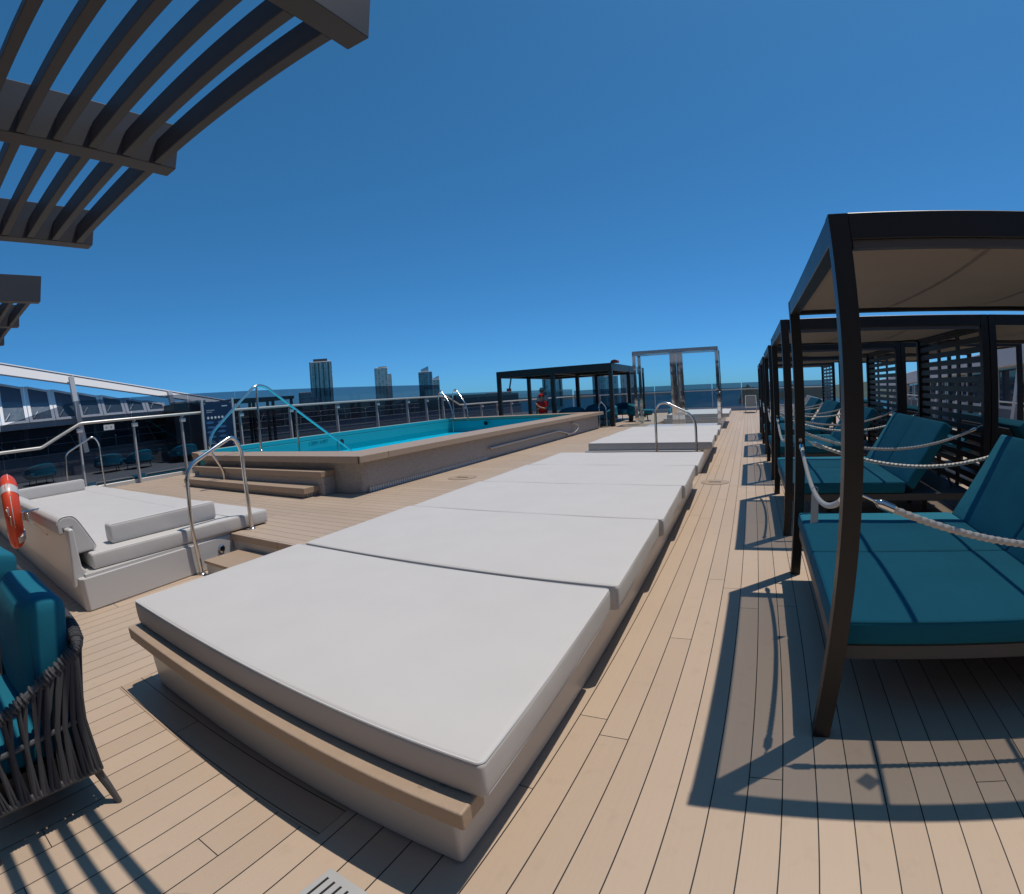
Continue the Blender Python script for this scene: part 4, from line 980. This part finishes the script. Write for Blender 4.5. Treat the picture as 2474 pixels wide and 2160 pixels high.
# ================================================================ ROPE CLUB CHAIRS, LOWER LEFT
def make_club():
    """origin on the deck below the back right corner; faces -y; x runs from -.86 to 0"""
    t = empty('club_chair')
    W_ = -.86
    # side outline on the plane x=0: rear bottom, waist, rear top, front
    sec = lambda s, top: None
    def side(x, sgn):
        top = cat([(x, -.58, .53), (x, -.30, .603), (x, .0, .728), (x-.015*sgn, .105, .775), (x-.06*sgn, .13, .795)], 8)
        mid = cat([(x, -.56, .44), (x, -.2, .455), (x, .03, .47)], 6)
        bot = [(x, -.585, .217), (x, -.2, .212), (x, .02, .205)]
        return top, mid, bot
    fr = MB(); ro = MB(); wr = []
    for x, sg in ((0, 1), (W_, -1)):
        wraps = MB(); wr.append(wraps)
        top, mid, bot = side(x, sg)
        fr.tube(top, .017, 8); fr.tube(mid, .012, 8); fr.tube(bot, .018, 8)
        fr.tube(cat([(x-.015*sg, .10, .77), (x, .03, .47), (x, .02, .205)], 6), .017, 8)
        n = 30
        rnd = random.Random(3)
        for i in range(n):
            s = i/(n-1)
            a = top[int(s*(len(top)-9))]; m = mid[min(len(mid)-1, int(s*(len(mid)-1)))]; b = Vector(bot[0]).lerp(Vector(bot[2]), s)
            for dx in (.012, -.012):
                j = rnd.uniform(-.008, .008)
                ro.tube([Vector(a)+Vector((dx, 0, 0)), Vector((x+dx*1.2, m[1]+j, m[2])), Vector((x+dx, b[1]+j*.5, b[2]))], .0125, 6, flat=.6)
        # cord wound round the arm rail
        for i in range(len(top)-3):
            a, b = Vector(top[i]), Vector(top[i+1]); k_ = max(1, int((b-a).length/.016))
            for q in range(k_):
                c = a.lerp(b, q/k_); d = (b-a).normalized(); u = d.orthogonal().normalized(); v = d.cross(u)
                if rnd.random() < .9:
                    wraps.tube([c+(u*math.cos(2*PI*z/8)+v*math.sin(2*PI*z/8))*.0225+d*(z/8-.5)*.004 for z in range(8)], .0075, 5, closed=True)
    # back rail and its strands
    back = cat([(0-.06, .13, .795), (-.2, .15, .82), (-.43, .16, .825), (-.66, .15, .82), (W_+.06, .13, .795)], 6)
    fr.tube(back, .022, 8)
    fr.tube([(0, .02, .205), (W_, .02, .205)], .018, 8).tube([(0, -.585, .217), (W_, -.585, .217)], .018, 8).tube([(0, .03, .47), (-.43, .06, .47), (W_, .03, .47)], .012, 8)
    for i in range(25):
        s = i/24; x = -.03+(W_+.06)*s; bow = .03*math.sin(PI*s)
        a = Vector(back[int(s*(len(back)-1))])
        ro.tube([a+Vector((0, .018, 0)), Vector((x, .045+bow, .47)), Vector((x, .025, .205))], .0095, 6)
    wraps = MB(); wr.append(wraps)
    for i in range(len(back)-1):
        a, b = Vector(back[i]), Vector(back[i+1]); k_ = max(1, int((b-a).length/.018))
        for q in range(k_):
            c = a.lerp(b, q/k_); d = (b-a).normalized(); u = d.orthogonal().normalized(); v = d.cross(u)
            wraps.tube([c+(u*math.cos(2*PI*z/8)+v*math.sin(2*PI*z/8))*.027 for z in range(8)], .009, 5, closed=True)
    fr.build('frame', 'grey', t); ro.build('rope_weave', 'strand', t)
    for w_ in wr: w_.build('rail_wrapping', 'strand', t)
    for x, dx in ((-.02, .03), (W_+.02, -.03)):
        for y, dy in ((.0, .035), (-.57, -.03)):
            MB().tube([(x, y, .21), (x+dx*.5, y+dy*.6, .1), (x+dx, y+dy, .0)], lambda q: .024-.008*q, 8).build('leg', 'grey', t)
    MB().box(W_+.03, -.03, -.50, .0, .215, .325).build('shade_block', 'black', t)  # black block added under the cushion to darken the chair's inside
    m = rbox(.385, .30, .075, .04, 6, 5, 1, puff=.02, wob=.004); m.build('seat_cushion', 'teal', t, loc=(-.43, -.27, .40))
    m = rbox(.36, .27, .095, .045, 8, 7, 2, puff=.04, wob=.011, seed=9); o = m.build('back_cushion', 'teal', t, loc=(-.44, -.01, .725)); o.rotation_euler = (R(78), 0, 0)
    MB().tube(loop_rect(.352, .262, 0, .05), .005, 6, closed=True).build('piping', 'teal_seam', o, loc=(0, 0, .08))
    return t
c = make_club(); c.location = (-2.33, .335, 0); tag(c, 'charcoal rope club chair with teal cushions at the lower left edge', 'armchair', 'rope club chairs')
d = copy_tree(c); d.location = (-3.62, .34, 0); d.rotation_euler = (0, 0, R(4)); tag(d, 'second rope club chair, behind the lower left one and below the life ring', 'armchair', 'rope club chairs')

# ================================================================ UNSEEN HOUSE ADDED BEHIND THE CAMERA (darkens steel reflections, blocks sky light)
t = empty('light_block_house', (-6, -5, 0)); tag(t, 'unseen dark deckhouse added behind the camera to block sky light and darken reflections', 'building')
MB().box(-20, 15, -1, 0, 0, 3.9).build('front_wall', 'dark', t); MB().box(-20, 15, -1, -.02, 3.9, 6.9).build('upper_wall', 'post', t); MB().box(-20.5, 15.5, -1.2, .5, 6.9, 7.7).build('fascia', 'hull', t, bevel=.03)
for k in range(12):
    f = MB().box(-18.6+k*2.7, -16.5+k*2.7, .001, .06, .6, 3.6).build('window', 'hull', t); MB().box(-18.5+k*2.7, -16.6+k*2.7, .061, .07, .7, 3.5).build('pane', 'gwin', f)

# ================================================================ PEOPLE
def skinned(name, joints, edges, mat, parent, root=0, sub=2):
    me = bpy.data.meshes.new(name); me.from_pydata([j[:3] for j in joints], edges, []); o = bpy.data.objects.new(name, me); COL.objects.link(o)
    md = o.modifiers.new('Skin', 'SKIN'); md.use_smooth_shade = True
    for i, j in enumerate(joints):
        r = j[3] if isinstance(j[3], tuple) else (j[3], j[3])
        me.skin_vertices[0].data[i].radius = r
    me.skin_vertices[0].data[root].use_root = True
    s = o.modifiers.new('Subdivision', 'SUBSURF'); s.levels = sub; s.render_levels = sub
    o.data.materials.append(MAT[mat]); o.parent = parent
    return o
def person(loc, rz, arms, label, shirt, hat, cap_peak, h=1.0):
    t = empty('person', loc, rz); tag(t, label, 'person', None); t.scale = (h, h, h)
    J = [(0, 0, .95, (.15, .11)), (0, 0, 1.10, (.14, .10)), (0, .0, 1.28, (.165, .11)), (0, .01, 1.42, (.12, .085)), (0, 0, 1.49, .058), (0, -.015, 1.56, .07), (0, -.02, 1.63, (.082, .096)), (0, -.015, 1.70, (.078, .09)), (0, -.01, 1.745, .05)]
    E_ = [(i, i+1) for i in range(8)]
    def chain(start, pts):
        p = start
        for q in pts: J.append(q); E_.append((p, len(J)-1)); p = len(J)-1
        return p
    for sx in (-1, 1):
        chain(0, [(sx*.10, 0, .86, .10), (sx*.11, .0, .66, .082), (sx*.11, -.01, .48, .062), (sx*.115, .02, .28, .056), (sx*.115, .03, .09, .038), (sx*.12, -.05, .035, .036), (sx*.125, -.14, .022, .028)])
    tips = []
    for sx, pts in ((-1, arms[0]), (1, arms[1])):
        e = chain(3, [(sx*.18, .01, 1.40, .066)] + pts)
        tips.append(e)
    # fingers: four unequal ones and a thumb leaving the side of each palm
    for e in tips:
        hx_, hy_, hz_ = J[e][:3]; pv = [p for p in E_ if p[1] == e][0][0]
        d = (Vector(J[e][:3])-Vector(J[pv][:3])).normalized(); sd = d.cross(Vector((0, 0, 1))).normalized()
        for k, (off, ln) in enumerate(((-.03, .055), (-.01, .068), (.01, .064), (.03, .05))):
            b = Vector((hx_, hy_, hz_))+sd*off+d*.035
            chain(e, [(*b, .0095), (*(b+d*ln*.6+Vector((0, -.006, -.006))), .0085), (*(b+d*ln+Vector((0, -.014, -.014))), .007)])
        b = Vector((hx_, hy_, hz_))-sd*.042
        chain(e, [(*b, .011), (*(b-sd*.02+d*.03), .009)])
    skinned('body', J, E_, 'skin', t)
    SJ = [(0, 0, .93, (.175, .135)), (0, 0, 1.12, (.168, .125)), (0, .0, 1.28, (.188, .13)), (0, .01, 1.43, (.14, .10)), (0, .0, 1.475, .075)]; SE = [(0, 1), (1, 2), (2, 3), (3, 4)]
    for sx, pts in ((-1, arms[0]), (1, arms[1])):
        a = Vector((sx*.185, .01, 1.41)); b = a.lerp(Vector(pts[0][:3]), .75); k = len(SJ)
        SJ += [(*a, .085), (*b, .07)]; SE += [(3, k), (k, k+1)]
    skinned('shirt', SJ, SE, shirt, t)
    PJ = [(0, 0, .97, (.17, .128)), (.10, 0, .86, .118), (.112, 0, .56, .09), (-.10, 0, .86, .118), (-.112, 0, .56, .09)]
    skinned('shorts', PJ, [(0, 1), (1, 2), (0, 3), (3, 4)], 'shorts', t)
    # face: nose, eyes, mouth, ears; dark glasses
    MB().lathe([(.0, .012), (.009, .006), (.013, -.012), (.0, -.02)], (0, -.112, 1.625), 8).build('nose', 'skin', t)
    MB().box(-.026, .026, -.099, -.093, 1.578, 1.586).build('mouth', 'crane', t, bevel=.002)
    for sx in (-1, 1):
        MB().lathe([(.0, -.012), (.02, -.004), (.02, .004), (.0, .012)], (sx*.083, -.005, 1.635), 10, Matrix.Rotation(R(90), 3, 'Y')).build('ear', 'skin', t)
        MB().lathe([(.026, -.006), (.028, 0), (.02, .008)], (sx*.034, -.104, 1.652), 14, Matrix.Rotation(R(90), 3, 'X')).build('sunglass_lens', 'slot', t)
    MB().box(-.012, .012, -.112, -.106, 1.656, 1.662).build('sunglass_bridge', 'slot', t)
    hr = MB().lathe([(.085, -.06), (.094, -.02), (.09, .03), (.06, .06)], (0, .01, 1.69), 18); hr.xf(lambda v: Vector((v.x*.95, v.y*1.06+(.012 if v.y < 0 else 0), v.z))).build('hair', 'hair', t)
    ct = MB().lathe([(.100, -.005), (.104, .02), (.098, .055), (.07, .09), (.03, .105), (.005, .108)], (0, -.005, 1.685), 22).build('cap', hat, t)
    if cap_peak: MB().prism([(-.075, -.09), (-.06, -.165), (0, -.19), (.06, -.165), (.075, -.09)], 2, 1.683, 1.693).build('cap_peak', hat, ct, bevel=.003)
    else: MB().lathe([(.10, 0), (.17, -.012), (.17, -.006), (.10, .012)], (0, -.005, 1.685), 24).build('hat_brim', hat, ct)
    return t
folded = [[(-.225, -.05, 1.16, .046), (-.10, -.20, 1.14, .038), (.0, -.225, 1.16, .032), (.055, -.215, 1.175, (.034, .02))], [(.225, -.05, 1.16, .046), (.13, -.21, 1.22, .036), (.06, -.27, 1.30, .03), (.04, -.275, 1.345, (.034, .02))]]
hang = [[(-.24, .02, 1.13, .046), (-.25, -.05, .93, .036), (-.25, -.08, .87, .03), (-.25, -.09, .80, (.034, .02))], [(.24, .02, 1.13, .046), (.25, -.05, .93, .036), (.25, -.08, .87, .03), (.25, -.09, .80, (.034, .02))]]
person((-7.92, 18.45, .0), R(-24), folded, 'man in red cap and red shirt holding a phone behind the pool edge', 'red', 'red', True, .985).scale = (1.22, 1.15, .985)
person((-8.28, 19.35, ZD-.12), R(-10), hang, 'person in pale hat and pale shirt standing behind the man in red', 'shirt', 'capw', False, 1.0)
o = tag(MB().box(-.036, .036, -.005, .005, -.07, .07).build('phone', 'slot', bevel=.004), 'dark phone held up by the man in red', 'phone'); o.location = (-7.76, 18.2, 1.37); o.rotation_euler = (R(-15), 0, R(-24))

# ================================================================ CAMERA, SKY, SUN
w = bpy.data.worlds.new("World"); S.world = w; w.use_nodes = True
nt = w.node_tree; bg = nt.nodes['Background']
sky = nt.nodes.new('ShaderNodeTexSky'); sky.sky_type = 'NISHITA'; sky.sun_disc = False
sd = Vector((.229, .234, 1)).normalized()
sky.sun_elevation = math.asin(sd.z); sky.sun_rotation = math.atan2(sd.x, sd.y)
sky.altitude = 0; sky.air_density = .6; sky.dust_density = .5; sky.ozone_density = 10.0
# the sky's own colours, graded a little towards the deep clear blue of the photograph
sep = nt.nodes.new('ShaderNodeSeparateColor'); com = nt.nodes.new('ShaderNodeCombineColor'); nt.links.new(sky.outputs[0], sep.inputs[0])
for k_, (a_, p_) in enumerate(((.37, .85), (.80, .77), (1.143, .88))):
    nt.links.new(M_(nt, 'MULTIPLY', M_(nt, 'POWER', M_(nt, 'MULTIPLY', sep.outputs[k_], .1), p_), a_*10), com.inputs[k_])
nt.links.new(com.outputs[0], bg.inputs[0]); bg.inputs[1].default_value = .1
ld_ = bpy.data.lights.new('sun', 'SUN'); ld_.energy = 3.5; ld_.angle = R(.53); ld_.color = (1, .905, .79)
lo_ = bpy.data.objects.new('sun', ld_); COL.objects.link(lo_); lo_.rotation_euler = (-sd).to_track_quat('-Z', 'Y').to_euler(); lo_.location = (4, 4, 20)

cd = bpy.data.cameras.new('camera'); cam = bpy.data.objects.new('camera', cd); COL.objects.link(cam); S.camera = cam
cd.type = 'PANO'; cd.panorama_type = 'FISHEYE_LENS_POLYNOMIAL'        # an action camera's wide lens
cd.sensor_width = 36; cd.sensor_height = 36*2160/2474; cd.sensor_fit = 'HORIZONTAL'; cd.fisheye_fov = PI
c = 2474/36/1210.517738141297
cd.fisheye_polynomial_k0 = 0; cd.fisheye_polynomial_k1 = -c; cd.fisheye_polynomial_k2 = 0; cd.fisheye_polynomial_k3 = 0.041839493248*c**3; cd.fisheye_polynomial_k4 = 0
cd.clip_start = .02; cd.clip_end = 30000
yaw, pitch, roll = 0.4706279777491503, -0.09748562077731929, -0.06337197770301976
B = Matrix(((1, 0, 0), (0, 0, -1), (0, 1, 0)))
Mx = Matrix.Rotation(yaw, 3, 'Z') @ B @ (B.inverted() @ Matrix.Rotation(pitch, 3, 'X') @ B) @ Matrix.Rotation(roll, 3, 'Z')
cam.matrix_world = Matrix.Translation((0, 0, 1.65)) @ Mx.to_4x4()
vs = S.view_settings; vs.view_transform = 'Standard'; vs.look = 'None'; vs.exposure = 0; vs.gamma = 1; vs.use_curve_mapping = False
S.cycles.use_denoising = True
S.cycles.max_bounces = 10; S.cycles.transparent_max_bounces = 24; S.cycles.caustics_reflective = False; S.cycles.caustics_refractive = False
